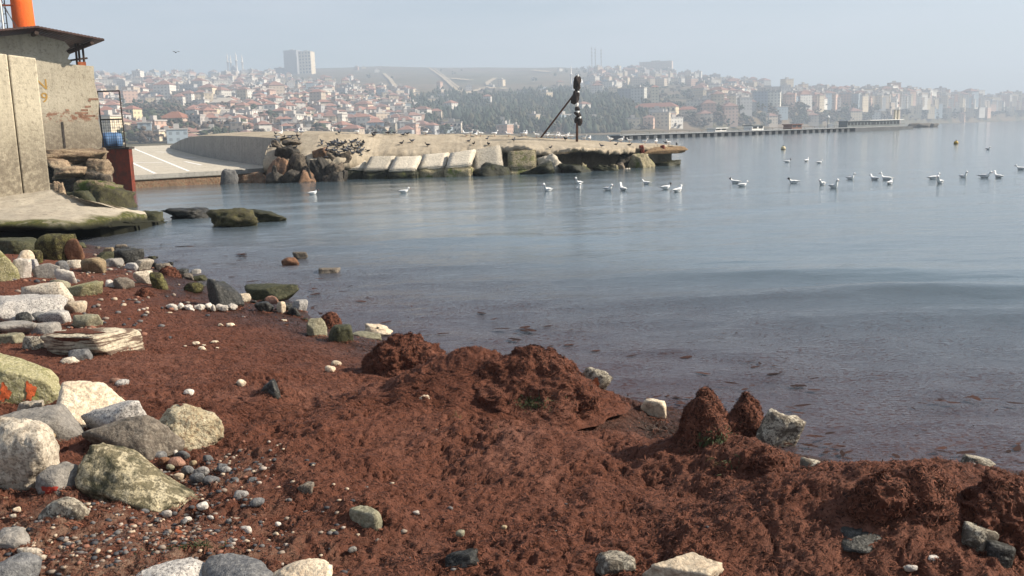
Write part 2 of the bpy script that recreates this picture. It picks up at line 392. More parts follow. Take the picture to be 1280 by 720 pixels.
for hp in ((385, 622, 0.10, 0.07, 0.05), (300, 640, .18, .1, .04), (470, 650, 0.13, 0.10, 0.06), (580, 700, 0.10, 0.08, 0.06), (690, 560, 0.35, 0.22, 0.07), (930, 600, .3, .25, .08),
           (520, 540, 0.45, 0.22, 0.06), (1020, 660, 0.3, 0.2, 0.10), (1150, 690, 0.4, 0.25, 0.10), (900, 690, 0.3, .2, 0.06), (345, 495, 0.10, 0.08, 0.05),
           (640, 505, .55, .3, .15), (575, 482, .40, .25, .15), (1210, 650, .55, .28, .16), (1100, 650, .4, .25, .12), (880, 575, .3, .2, .04), (960, 605, .35, .25, .08)):
    p = on_ground(hp[0], hp[1]); _HUM.append((p.x, p.y)+hp[2:])

def build_beach():
    ys = [1.3]
    while ys[-1] < 24: ys.append(ys[-1]*1.0030+0.0006)
    ys = np.array(ys); nc = 720
    o = np.argsort(SA[:, 1]); xs_sh = np.interp(ys, SA[o, 1], SA[o, 0])
    xl = -(1.0+0.64*ys); xr = np.minimum(1.0+0.60*ys, np.where(ys > 4.4, np.maximum(xs_sh+1.1, xl+1.5), 99))
    k = np.ones(25)/25; xr = np.convolve(np.pad(xr, 12, mode='edge'), k, 'valid')
    u = np.linspace(0, 1, nc); X = xl[:, None]+(xr-xl)[:, None]*u[None, :]; Y = np.repeat(ys[:, None], nc, 1)
    Z = ground(X, Y)
    V = np.stack([X, Y, Z], -1).reshape(-1, 3); nr = len(ys)
    i = np.arange(nr-1)[:, None]*nc+np.arange(nc-1)[None, :]
    F = np.stack([i, i+1, i+nc+1, i+nc], -1).reshape(-1, 4)
    me = mesh_np('beach', V, F)
    # gravelly sand shows through the weed at the landward side
    a = on_ground(20, 700); b = on_ground(300, 690); c = on_ground(10, 340)
    sand = np.exp(-((X-a.x+0.2)/0.75)**2-((Y-a.y)/0.55)**2)+0.75*np.exp(-((X-b.x+.2)/0.4)**2-((Y-b.y+.1)/0.25)**2)
    e = on_ground(270, 600); sand = sand+0.65*np.exp(-((X-e.x)/0.22)**2-((Y-e.y)/0.25)**2)
    attr(me, 'sand', np.clip(sand, 0, 1).ravel())
    sd = shore_dist(X, Y); wet = (1-sstep(0.03, 0.24, Z+0.06*pnoise2(X*4, Y*4)))*0.85
    wet = np.clip(wet+0.45*(1-sstep(0.15, 1.3, sd+0.5*pnoise2(X*1.5, Y*1.5))), 0, .92)
    attr(me, 'wet', wet.ravel())
    o = obj('beach', me, M['beach']); tag(o, kind='structure'); return V
BV = build_beach()
build_sea()

# ------------------------------------------------------------------ seaweed mounds along the waterline
STRAND_SRC = []                                # surface points that carry loose strands
def mound(px, py, w_px, h_px, label, prof, seed, depth=0.85, lean=(0, 0), yaw=0.0, amp=1.0, grooves=1.0):
    p = on_ground(px, py); s = p.y/FPX/math.cos(0.3)
    W = w_px*s/2; H = h_px*s
    nt, ns = 190, 110
    th = np.linspace(0, 2*np.pi, nt, endpoint=False); sv = np.linspace(0, 1, ns)
    T, S = np.meshgrid(th, sv); prof = np.array(prof)
    r = np.interp(S, prof[:, 0], prof[:, 1]); zz = S*(H+0.06)-0.12
    k = np.stack([np.cos(T).ravel()*0.9+seed, np.sin(T).ravel()*0.9, S.ravel()*1.3], 1)
    lob = (1+0.42*pnoise(k*1.3)+0.18*pnoise(k*2.9+5)).reshape(S.shape)
    x = r*lob*W*np.cos(T); y = r*lob*W*depth*np.sin(T)
    zz = zz*(1+0.28*pnoise(np.stack([x.ravel()*5+seed, y.ravel()*5, 0*x.ravel()], 1)).reshape(S.shape))
    x = x+lean[0]*S**1.5*W; y = y+lean[1]*S**1.5*W
    c, sn = math.cos(yaw), math.sin(yaw); x, y = c*x-sn*y, sn*x+c*y
    P = np.stack([x, y, zz], -1).reshape(-1, 3)
    # outward direction for the relief
    N = np.stack([np.cos(T+yaw)*0.9, np.sin(T+yaw)*0.9, 0.15+0.9*S**2], -1).reshape(-1, 3); N /= np.linalg.norm(N, axis=1)[:, None]
    Q = P+seed*3.1
    d = 0.055*pnoise(Q*6)+0.034*pnoise(Q*12+3)+0.020*(1-2*np.abs(pnoise(Q*17+9)))+0.024*pnoise(Q*30)+0.014*pnoise(Q*55)+0.008*pnoise(Q*100)
    g = pnoise(np.stack([Q[:, 0]*16, Q[:, 1]*16, Q[:, 2]*4], 1)); d = d-0.030*grooves*np.clip(-g-0.1, 0, 1)*3*(1-S.ravel())
    edge = sstep(0.0, 0.10, S.ravel()); sc = min(1.0, W/0.16)
    P = P+N*(d*amp*sc*(0.35+0.65*edge))[:, None]
    P = np.vstack([P, P[-nt:].mean(0)[None, :]])
    i = np.arange(ns-1)[:, None]*nt; j = np.arange(nt)[None, :]; j2 = (j+1) % nt
    F = np.stack([i+j, i+j2, i+nt+j2, i+nt+j], -1).reshape(-1, 4)
    Fl = [tuple(q) for q in F.tolist()]+[((ns-1)*nt+a, (ns-1)*nt+(a+1) % nt, len(P)-1) for a in range(nt)]
    me = mesh_np('seaweed_mound', P, Fl)
    o = obj('seaweed_mound', me, M['mound'], loc=p+Vector((0, W*depth*0.6, 0)))
    tag(o, label, 'seaweed mound')
    idx = np.arange(nt*8, len(P)-1); pick = rng.choice(idx, int(min(7000, 1200+W*H*60000)))
    STRAND_SRC.append((P[pick]+np.array(o.location), N[pick]))
    return o
DOME = [(0, 1.25), (0.12, 1.05), (0.4, 0.95), (0.65, 0.8), (0.85, 0.52), (1, 0.03)]
CONE = [(0, 1.5), (0.12, 1.12), (0.35, 0.90), (0.6, 0.68), (0.85, 0.40), (1, 0.05)]
OVER = [(0, 1.15), (0.10, 0.84), (0.30, 0.82), (0.5, 1.02), (0.68, 0.98), (0.86, 0.62), (1, 0.03)]
HUMP = [(0, 1.45), (0.2, 1.1), (0.5, 0.85), (0.8, 0.5), (1, 0.03)]
mound(506, 470, 118, 52, 'rounded red seaweed mound with a black undercut front, beside the mossy shore stones', DOME, 1.3, 0.7, amp=1.1)
mound(640, 496, 205, 66, 'long broad ridge of red seaweed with a dark cleft, beside the red and white rock', HUMP, 4.7, 0.6, (0.3, 0), -0.15, amp=0.9)
mound(683, 478, 48, 50, 'knobbly seaweed lump on the end of the long ridge above the red and white rock', DOME, 8.2, 0.8, (0.2, 0))
mound(884, 566, 78, 96, 'tall pointed cone of red seaweed with green weed at its foot', CONE, 2.9, 0.85, (-0.08, 0), amp=0.75)
mound(935, 545, 62, 62, 'dark blunt seaweed cone leaning on the pale barnacled rock', CONE, 6.1, 0.9, amp=0.8)
mound(1108, 642, 84, 76, 'dark hollow fronted seaweed mound beside the grey slab stone', OVER, 9.4, 0.7, (-0.05, 0), 0.1, 1.25, 1.4)
mound(1156, 640, 74, 72, 'humped seaweed mound with a black side cleft, next to the hollow fronted one', OVER, 12.6, 0.75, (0.0, 0), 0.0, 1.2, 1.4)
mound(1258, 672, 130, 84, 'wide ragged seaweed bank with deep black pits above the dark barnacled ridge', DOME, 15.8, 0.6, (0.1, 0), 0.2, 1.3, 1.5)
mound(960, 590, 120, 44, 'low slumped seaweed heap between the tall cone and the barnacled stone', HUMP, 18.4, 0.6, (0, 0), -0.3)
mound(178, 371, 28, 14, 'small brown seaweed lump behind the row of white stones', DOME, 21.0)
mound(208, 345, 26, 16, 'small red seaweed lump on the water edge beside the pale flat pebble', DOME, 23.0)
mound(412, 409, 30, 24, 'small red seaweed lump behind the olive shore stone', DOME, 25.1)

# loose strands of weed over the mat and the mounds
def build_strands():
    n = 165000
    y = np.exp(rng.uniform(math.log(1.9), math.log(10.5), n)); x = rng.uniform(-0.66, 0.62, n)*y*1.02
    keep = shore_dist(x, y) > 0.05; x, y = x[keep], y[keep]
    P = np.stack([x, y, ground(x, y)], 1); N = np.tile(np.array([0, 0, 1.0]), (len(P), 1))
    P = np.vstack([P]+[a for a, b in STRAND_SRC]); N = np.vstack([N]+[b for a, b in STRAND_SRC])
    n = len(P); dist = P[:, 1]
    ln = rng.uniform(0.008, 0.032, n)*(0.75+0.06*dist); wd = rng.uniform(0.0009, 0.0022, n)*(0.7+0.10*dist)
    D = rng.normal(size=(n, 3)); D -= N*(D*N).sum(1)[:, None]*0.85; D /= np.linalg.norm(D, axis=1)[:, None]
    D2 = D+rng.normal(size=(n, 3))*0.55; D2 /= np.linalg.norm(D2, axis=1)[:, None]
    S = np.cross(D, N); S /= np.linalg.norm(S, axis=1)[:, None]+1e-9
    up = N*rng.uniform(0.000, 0.006, n)[:, None]
    a = P-D*(ln*0.5)[:, None]+N*0.001; b = P+up; c = P+D2*(ln*0.5)[:, None]+N*rng.uniform(-0.002, 0.004, n)[:, None]
    w = S*wd[:, None]
    V = np.stack([a-w*0.4, a+w*0.4, b+w, b-w, c+w*0.3, c-w*0.3], 1).reshape(-1, 3)
    base = np.arange(n)[:, None]*6
    F = np.concatenate([base+np.array([[0, 1, 2, 3]]), base+np.array([[3, 2, 4, 5]])], 0)
    me = mesh_np('seaweed_strands', V, F); attr(me, 'tone', np.repeat(np.where(rng.uniform(size=n) < 0.36, rng.uniform(0, 0.12, n), rng.uniform(0.35, 1, n)), 6))
    o = obj('loose_seaweed', me, M['strand'])
    tag(o, 'loose red brown strands of seaweed strewn over the beach', 'seaweed', kind='stuff')
# shreds of weed afloat near the edge
def build_floaters():
    n = 90000; V = []
    y = np.exp(rng.uniform(math.log(3.3), math.log(15), n)); x = rng.uniform(-0.62, 0.62, n)*y
    sd = -shore_dist(x, y); pr = np.exp(-sd/2.5)*(0.25+1.3*sstep(-0.15, 0.35, pnoise2(x*0.9, y*1.6)))
    k = (sd > 0.02) & (rng.uniform(size=n) < pr); x, y = x[k], y[k]; n = len(x)
    ln = rng.uniform(0.003, 0.011, n)*(0.5+0.10*y); ln = np.where((rng.uniform(size=n) < .03) & (-shore_dist(x, y) < 1.3), ln*rng.uniform(3, 8, n), ln); wd = ln*rng.uniform(0.18, 0.5, n); a = rng.normal(0, 0.7, n)
    c, s = np.cos(a), np.sin(a); m = 7; th = np.arange(m)*2*np.pi/m
    rr = rng.uniform(0.55, 1.15, (n, m)); lx = ln[:, None]*np.cos(th)*rr; ly = wd[:, None]*np.sin(th)*rr
    zz = 0.012+0.006*rng.uniform(size=n)
    V = np.stack([x[:, None]+c[:, None]*lx-s[:, None]*ly, y[:, None]+s[:, None]*lx+c[:, None]*ly, np.repeat(zz[:, None], m, 1)], -1).reshape(-1, 3)
    F = (np.arange(n)[:, None]*m+np.arange(m)[None, :])
    me = mesh_np('floating_seaweed', V, F, False); attr(me, 'tone', np.repeat(rng.uniform(0, 0.25, n), m))
    o = obj('floating_seaweed', me, M['strand']); tag(o, 'brown shreds of seaweed afloat along the beach', 'seaweed', kind='stuff')

# ------------------------------------------------------------------ stones
def rock_verts(dims, seed, sub=4, k=10, amp=0.10, planes=None, flat=0.0, fine=0.02):
    n, F = ico(sub); rs = np.random.RandomState(seed); ang = k >= 8.5; planes = planes or (9 if ang else 12)
    pl = rs.normal(size=(planes, 3)); pl /= np.linalg.norm(pl, axis=1)[:, None]
    pl = np.vstack([pl, -pl[:planes//2], np.array([[0, 0, 1], [0, 0, -1]])]); d = rs.uniform(0.55 if ang else 0.74, 1.0, len(pl)); d[-2:] = 0.6 if ang else 0.85
    kk = k*(2.4 if k > 11 else 1.7) if ang else k
    r = ((np.maximum(n @ pl.T, 0)/d)**kk).sum(1)**(-1.0/kk); r = np.minimum(r, 1.4)
    P = n*r[:, None]
    P = P*(1+amp*fbm3(P*1.4+seed*1.7, 3)+fine*1.2*fbm3(P*6+seed*2.3, 3, 0.6)+0.045*(0.3-np.abs(pnoise(P*3.1+seed*5.1))))[:, None]
    lo, hi = P.min(0), P.max(0); P = (P-(lo+hi)/2)/(hi-lo)*np.array(dims)
    return P, F
def put_stone(name, x0, y0, x1, y1, mat, label, k=10, seed=1, depth=0.75, yaw=0.0, tip=0.0, cat=None, amp=0.10, group=None, water=False, taper=0.0, parent=None, fine=0.04, sub=None, bury=0.36):
    cx = (x0+x1)/2; p = on_ground(cx, y1) if not water else at(cx, y1, 0.0)
    dist = max(0.5, (p-EYE).dot(CR @ Vector((0, 0, -1)))); s = dist/FPX
    phi = math.atan2(CAM_H-p.z, p.y)
    W = (x1-x0)*s; D = depth*W; H = max(0.22*W, ((y1-y0)*s-D*math.sin(phi)*0.75)/math.cos(phi))
    Hf = H*(1+bury)
    if sub is None: sub = 5 if (x1-x0) > 70 else (4 if x1-x0 > 16 else 3)
    P, F = rock_verts((W, D, Hf), seed, sub, k, amp, fine=fine)
    if taper: z0 = P[:, 2].min(); P[:, 2] = z0+(P[:, 2]-z0)*np.interp(P[:, 0]/W, [-0.5, 0.5], [1+abs(taper)*(.3 if taper > 0 else -1), 1-abs(taper)*(1 if taper > 0 else -.3)])
    if tip:
        c, sn = math.cos(tip), math.sin(tip); P = np.stack([c*P[:, 0]-sn*P[:, 2], P[:, 1], sn*P[:, 0]+c*P[:, 2]], 1)
    if yaw:
        c, sn = math.cos(yaw), math.sin(yaw); P = np.stack([c*P[:, 0]-sn*P[:, 1], sn*P[:, 0]+c*P[:, 1], P[:, 2]], 1)
    if not water and p.y < 9:                  # weed heaped against the foot of the stone
        q = int(40+W*700); th = rng.uniform(0, 2*np.pi, q); rr = rng.uniform(0.40, 0.66, q); sx = p.x+np.cos(th)*rr*W; sy = p.y+D*0.42+np.sin(th)*rr*D
        STRAND_SRC.append((np.stack([sx, sy, ground(sx, sy)+rng.uniform(0.0, 0.10, q)*H*(0.66-rr)/0.26], 1), np.stack([np.cos(th)*.6, np.sin(th)*.6, np.full(q, .7)], 1)))
    me = mesh_np(name, P, F)
    o = obj(name, me, M[mat] if isinstance(mat, str) else mat, loc=(p.x, p.y+D*0.42, p.z+Hf/2-H*bury))
    if parent is None: tag(o, label, cat or ('boulder' if name == 'boulder' else 'stone'), group)
    return o
ST = [  # x0, y0, x1, y1 in the photograph, material, label, extras
 (-45, 514, 61, 616, 'pale', 'big pale pitted boulder beside the straw coloured algae rock', dict(k=8, seed=3, depth=.8, name='boulder', amp=.2, fine=.06)),
 (-30, 505, 84, 566, 'grey', 'smooth grey green flat boulder behind the driftwood stick', dict(k=14, seed=4, depth=.8, name='boulder')),
 (48, 474, 152, 537, 'cream', 'large smooth cream boulder against the speckled granite', dict(k=9, seed=8, depth=.7, name='boulder', amp=.10)),
 (92, 498, 184, 548, 'granite', 'grey speckled granite boulder joined to the cream boulder', dict(k=9, seed=11, depth=.7, yaw=-.3, tip=.25, name='boulder')),
 (104, 516, 212, 574, 'darkbrown', 'long dark grey brown boulder behind the mossy wedge', dict(k=9, seed=12, depth=.55, yaw=-.35, tip=.28, name='boulder')),
 (74, 560, 246, 634, 'mossy', 'long yellowish wedge boulder with dark moss on its side', dict(k=14, seed=14, depth=.5, yaw=-.35, tip=0, taper=.72, name='boulder', amp=.14, fine=.05)),
 (184, 499, 273, 559, 'barnacle_round', 'round barnacled cream boulder alone on the red seaweed', dict(k=8, seed=20, depth=.85, name='boulder', amp=.20, fine=.09)),
 (43, 578, 95, 622, 'grey', 'grey stone with a red painted mark beside the mossy wedge', dict(k=10, seed=21)),
 (38, 616, 113, 662, 'barnacle', 'black and white barnacled stone resting on an ochre stone', dict(k=8, seed=23, depth=.6, yaw=-.3, tip=.2)),
 (50, 648, 93, 669, 'ochre', 'smooth ochre stone under the black and white barnacled stone', dict(k=6, seed=24)),
 (-16, 658, 32, 692, 'grey', 'dark grey rough stone beside a slim pale pebble', dict(k=14, seed=26)),
 (17, 682, 56, 698, 'pale', 'slim pale elongated pebble beside a dark grey stone', dict(k=7, seed=27, depth=.45, tip=-.1)),
 (-25, 692, 40, 745, 'slate', 'dark slate boulder by the gravel, beside the slim pale pebble', dict(k=8, seed=28)),
 (142, 700, 250, 752, 'granite', 'grey granite boulder next to the smooth slate boulder', dict(k=9, seed=30, name='boulder')),
 (236, 694, 350, 752, 'slate', 'smooth dark slate boulder between granite and cream boulders', dict(k=8, seed=31, name='boulder')),
 (316, 694, 414, 755, 'cream', 'cream pink boulder next to the smooth slate boulder', dict(k=7, seed=33, name='boulder')),
 (-70, 426, 78, 508, 'algae', 'sloping boulder matted with straw coloured algae, orange marks at its foot', dict(k=14, seed=35, depth=.7, taper=.5, name='boulder')),
 (20, 499, 51, 522, 'pale', 'pale blocky stone below the orange marks', dict(k=16, seed=36)),
 (48, 404, 162, 446, 'layered', 'broad flat pale boulder streaked with red weed layers', dict(k=14, seed=38, depth=.75, name='boulder', amp=.07)),
 (22, 418, 53, 440, 'barnacle', 'mottled black and white stone beside the flat layered boulder', dict(k=9, seed=39)),
 (82, 435, 113, 452, 'slate', 'dark low stone in front of the flat layered boulder', dict(k=9, seed=40)),
 (74, 445, 97, 458, 'pale', 'small angular pale stone in front of the flat layered boulder', dict(k=18, seed=41)),
 (-50, 366, 62, 406, 'granite', 'big flat pale grey boulder beside the dark round stone', dict(k=9, seed=43, name='boulder')),
 (-20, 400, 40, 420, 'grey', 'flat grey stone below the dark round stone', dict(k=9, seed=44)),
 (32, 402, 70, 418, 'grey', 'grey rounded stone above the mottled stone', dict(k=9, seed=45)),
 (-10, 414, 26, 434, 'olive', 'greenish pale block above the algae matted boulder', dict(k=16, seed=46)),
 (16, 389, 38, 407, 'black', 'round black stone on the flat grey boulder', dict(k=6, seed=47)),
 (36, 388, 60, 404, 'slate', 'dark grey oval stone next to the round black one', dict(k=7, seed=48)),
 (22, 352, 86, 381, 'pale', 'long pale speckled stone below the white wedge stones', dict(k=9, seed=50, depth=.5, yaw=-.25, tip=.12)),
 (44, 386, 84, 406, 'granite', 'speckled grey stone between the round black one and the layered boulder', dict(k=9, seed=51)),
 (76, 375, 107, 393, 'cream', 'pale pinkish stone behind the greenish wedge stone', dict(k=10, seed=52)),
 (88, 391, 122, 410, 'olive', 'greenish grey wedge stone touching the flat layered boulder', dict(k=16, seed=53)),
 (72, 350, 126, 370, 'algae', 'flat algae green slab beside the long pale speckled stone', dict(k=16, seed=54, taper=-.3)),
 (54, 348, 84, 364, 'olive', 'olive flat stone behind the algae green slab', dict(k=10, seed=55)),
 (40, 328, 72, 348, 'grey', 'grey angular stone behind the white sliver', dict(k=18, seed=56)),
 (66, 337, 95, 355, 'white', 'white sliver stone leaning down towards the green slab', dict(k=16, seed=57, depth=.4, tip=-.35)),
 (14, 322, 38, 349, 'white', 'white angular stone under the round cream cobble', dict(k=18, seed=58)),
 (20, 312, 40, 331, 'cream', 'round cream cobble on top of the white angular stone', dict(k=6, seed=59)),
 (30, 323, 48, 340, 'granite', 'small speckled stone beside the round cream cobble', dict(k=10, seed=60)),
 (64, 325, 84, 342, 'slate', 'blue grey round stone in the gap beside pale chips', dict(k=8, seed=61)),
 (82, 324, 102, 336, 'pale', 'small pale stone beside the blue grey round one', dict(k=10, seed=62)),
 (100, 321, 128, 340, 'ochre', 'ochre faced dark stone in the seaweed near the water', dict(k=12, seed=63)),
 (-22, 308, 17, 352, 'algae', 'yellow green boulder left of the round cream cobble', dict(k=10, seed=64)),
 (42, 290, 90, 326, 'greenmoss', 'bright moss green boulder under the concrete slab edge', dict(k=9, seed=66, name='boulder')),
 (78, 297, 104, 327, 'brown', 'red brown boulder beside the moss green one', dict(k=9, seed=67)),
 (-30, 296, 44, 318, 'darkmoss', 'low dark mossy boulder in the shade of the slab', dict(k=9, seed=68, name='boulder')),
 (34, 312, 52, 329, 'greenmoss', 'small green stone below the moss green boulder', dict(k=9, seed=69)),
 (126, 309, 144, 322, 'ochre', 'small ochre and dark stone at the water edge by the black one', dict(k=10, seed=70)),
 (136, 310, 177, 330, 'black', 'black wet stone at the water edge with white flecks', dict(k=9, seed=71, depth=.5)),
 (112, 314, 138, 332, 'darkmoss', 'dark stone beside the small ochre and dark one', dict(k=9, seed=72)),
 (128, 322, 152, 334, 'grey', 'grey stone in front of the black wet one', dict(k=9, seed=73)),
 (166, 323, 191, 338, 'pale', 'pale brown stone at the water edge', dict(k=10, seed=74)),
 (150, 328, 172, 338, 'granite', 'grey and white stone by the pale brown water edge stone', dict(k=10, seed=75)),
 (128, 349, 143, 360, 'white', 'small white stone against a dark mottled one', dict(k=10, seed=76)),
 (139, 344, 165, 362, 'darkbrown', 'dark mottled stone beside the small white one', dict(k=12, seed=77, taper=.3)),
 (166, 337, 192, 354, 'pale', 'pale stone perched on a brown seaweed lump', dict(k=12, seed=78)),
 (186, 339, 208, 361, 'greenmoss', 'green weedy stone beside the pale perched one', dict(k=8, seed=79)),
 (228, 352, 252, 364, 'greenmoss', 'low green weedy stone behind the dark pointed rock', dict(k=8, seed=80)),
 (254, 347, 302, 384, 'black', 'dark pointed rock at the end of the white stone row', dict(k=18, seed=83, taper=.5, fine=.08)),
 (298, 354, 372, 376, 'darkmoss', 'long low green black rock in the shallows', dict(k=9, seed=82, depth=.5)),
 (296, 366, 313, 377, 'cream', 'small cream stone between the dark pointed rock and the shallows', dict(k=9, seed=83)),
 (330, 369, 348, 379, 'pink', 'pink white stone in the shallows before the green black rock', dict(k=9, seed=84)),
 (345, 376, 357, 392, 'cream', 'small upright cream stone at the water edge', dict(k=9, seed=85)),
 (362, 374, 384, 388, 'granite', 'grey white stone at the water edge before the green black rock', dict(k=9, seed=86)),
 (318, 376, 340, 390, 'black', 'wet black stone beside the small upright cream one', dict(k=9, seed=87)),
 (382, 396, 407, 419, 'olive', 'olive pointed stone beside the dark green wet one', dict(k=16, seed=88)),
 (409, 404, 441, 429, 'darkmoss', 'dark green wet stone beside the olive pointed one', dict(k=10, seed=89)),
 (320, 468, 352, 499, 'black', 'small black stone poking from the middle of the seaweed', dict(k=14, seed=92, taper=-.4, bury=.6)),
 (434, 632, 478, 658, 'olive', 'grey green stone half buried in the middle of the seaweed', dict(k=12, seed=93, bury=.7)),
 (372, 602, 392, 624, 'darkbrown', 'dark little stone under a seaweed hummock', dict(k=12, seed=91)),
 (556, 684, 602, 708, 'black', 'dark weedy stone with an orange patch', dict(k=12, seed=94, bury=.7)),
 (738, 689, 796, 717, 'barnacle', 'small black and white stone beside the ochre rock', dict(k=10, seed=95)),
 (806, 686, 914, 745, 'cream', 'rough ochre cream boulder rising out of the weed', dict(k=16, seed=96, name='boulder', amp=.2)),
 (718, 456, 760, 498, 'barnacle', 'white and red rock at the end of the long seaweed ridge', dict(k=14, seed=97, tip=-.4, fine=.08)),
 (802, 496, 834, 520, 'cream', 'small cream stone in the wet weed beside the tall cone', dict(k=9, seed=98)),
 (950, 510, 1005, 557, 'barnacle', 'pale barnacled rock leaning against the dark seaweed cone', dict(k=9, seed=99, name='boulder', tip=-.3, amp=.25, fine=.10)),
 (962, 538, 988, 556, 'brown', 'smooth brown stone under the pale barnacled rock', dict(k=6, seed=100)),
 (1001, 573, 1042, 605, 'barnacle', 'barnacled pink white stone at the water edge', dict(k=9, seed=101, tip=-.3, fine=.1)),
 (1036, 577, 1068, 602, 'brown', 'brown wet stone beside the barnacled pink white one', dict(k=8, seed=102)),
 (1044, 654, 1114, 690, 'black', 'grey slab stone set flat in the weed below the hollow mound', dict(k=20, seed=103, depth=.9, tip=-.12, bury=.9)),
 (1206, 655, 1250, 690, 'barnacle', 'barnacled stone under the wide ragged seaweed bank', dict(k=10, seed=104, tip=-.3)),
 (1230, 672, 1280, 706, 'black', 'black wet stone with white flecks below the ragged bank', dict(k=10, seed=105, tip=-.3)),
]
for i, (x0, y0, x1, y1, mt, lab, ex) in enumerate(ST):
    ex = dict(ex); nm = ex.pop('name', 'stone'); o = put_stone(nm, x0, y0, x1, y1, mt, lab, **ex)
M['watermoss'] = rock_mat('weedy_water_stone', (0.035, 0.030, 0.016), (0.085, 0.078, 0.030), (0.14, 0.12, 0.05), 0.5, 1.0, rough=.6, bump=1.0)
WR = [  # stones standing in the water
 (198, 259, 258, 274, 'black', 'low black rock awash beside the mossy water rock', dict(seed=111, amp=.5, fine=.16)),
 (250, 258, 320, 284, 'watermoss', 'mossy green brown rock awash off the slab', dict(seed=118, name='boulder', amp=.5, fine=.16, k=8)),
 (300, 259, 358, 278, 'darkmoss', 'dark weedy rock trailing behind the mossy water rock', dict(seed=113, taper=.4, name='boulder', amp=.5, fine=.16)),
 (234, 336, 250, 345, 'grey', 'small pale flat pebble awash near the red seaweed lump', dict(seed=114)),
 (453, 402, 490, 419, 'cream', 'bright cream rock with a black painted hole standing in the water', dict(seed=117, k=8, amp=.45, fine=.1, taper=.3)),
 (436, 414, 476, 427, 'olive', 'pale submerged stone at the foot of the bright cream rock', dict(seed=116)),
 (1208, 565, 1256, 587, 'barnacle', 'brown and cream rock standing in the brown water', dict(seed=117, k=14, taper=.5)),
 (364, 314, 384, 323, 'darkbrown', 'small dark rock awash in the ripples, upper of two', dict(seed=118)),
 (350, 321, 374, 333, 'brown', 'small reddish rock awash in the ripples, lower of two', dict(seed=119)),
 (396, 334, 424, 343, 'darkbrown', 'flat dark rock awash farther out in the ripples', dict(seed=120)),
 (150, 262, 204, 280, 'darkmoss', 'dark weedy rock awash against the slab end', dict(seed=121, amp=.5, fine=.16)),
]
for (x0, y0, x1, y1, mt, lab, ex) in WR:
    ex = dict(ex); nm = ex.pop('name', 'stone'); put_stone(nm, x0, y0, x1, y1, mt, lab, water=True, **ex)
wx = [208, 216, 222, 229, 236, 243, 249, 257, 264, 270, 277, 284]
for i, x in enumerate(wx):
    w = (13, 6, 9, 12, 7, 12, 6, 10, 7, 12, 8, 13)[i]; dy = (0, 2, -1, 1, 2, 0, 1, -1, 1, 0, 2, 0)[i]
    put_stone('stone', x-3, 379+dy, x+w*1.2-2, 386+dy*.6, 'white', 'white shell like pebble in the tight row on the red seaweed', k=7, seed=130+i, amp=.5, fine=.15, yaw=i*.7, bury=.6, group='white pebbles in a row')
for i, (x, y) in enumerate(((229, 433), (240, 430), (252, 432), (262, 429), (268, 436), (247, 437), (272, 407), (281, 408), (350, 402), (356, 408), (228, 362), (238, 363))):
    w = 4+(i*5) % 9; put_stone('stone', x, y-w*.4, x+w, y+w*.1, 'cream', 'small cream stone chip half sunk in the red seaweed', k=14, seed=150+i, group='cream chips in the seaweed')
# single pebbles one can pick out near the boulders
PB = [(143,478,'pink'),(150,500,'olive'),(178,500,'cream'),(150,482,'granite'),(197,572,'slate'),(215,567,'white'),(225,571,'slate'),(219,580,'pink'),(205,578,'brown'),
 (259,575,'slate'),(189,570,'granite'),(240,580,'ochre'),(212,585,'olive'),(233,589,'slate'),(222,597,'cream'),(244,600,'slate'),(250,592,'granite'),(262,604,'slate'),(270,613,'white'),(276,586,'slate'),
 (283,590,'granite'),(292,596,'slate'),(300,591,'grey'),(310,594,'slate'),(288,606,'slate'),(252,634,'white'),(206,644,'white'),(217,643,'slate'),(229,653,'slate'),(234,650,'white'),
 (196,652,'slate'),(180,641,'slate'),(146,666,'white'),(220,668,'brick'),(203,686,'white'),(306,664,'white'),(347,656,'white'),(344,669,'cream'),(245,690,'white'),(221,690,'pink'),
 (120,688,'grey'),(123,638,'granite'),(130,650,'slate'),(100,690,'cream'),(42,660,'cream'),(15,646,'pale'),(6,625,'ochre'),(20,638,'cream'),(62,680,'cream'),(80,676,'granite'),(42,705,'cream'),(52,699,'pale'),(114,712,'white'),(75,700,'pink'),
 (285,652,'slate'),(262,648,'granite'),(240,668,'slate'),(268,668,'grey'),(286,668,'brown'),(310,690,'brown'),(233,700,'cream'),(250,703,'white'),(150,640,'slate'),(165,655,'granite'),(172,672,'pink'),(190,700,'pale'),(205,706,'cream'),(320,630,'slate'),(316,605,'slate'),(300,622,'granite'),
 (660,700,'white'),(698,668,'white'),(630,660,'ochre'),(520,642,'white'),(415,666,'olive'),(440,688,'grey'),(575,668,'olive'),(235,492,'white'),(300,480,'cream'),(1168,700,'white'),(1140,712,'white'),(860,700,'white'),(1135,712,'pale'),(905,650,'grey'),(1195,595,'pink'),(700,520,'cream'),(420,456,'cream'),(412,463,'cream'),(530,500,'cream')]
PLAB = {'pink': 'pinkish', 'olive': 'olive', 'cream': 'cream', 'granite': 'speckled grey', 'slate': 'dark slate', 'white': 'white', 'brown': 'brown', 'ochre': 'ochre', 'grey': 'grey', 'brick': 'brick red', 'pale': 'pale'}
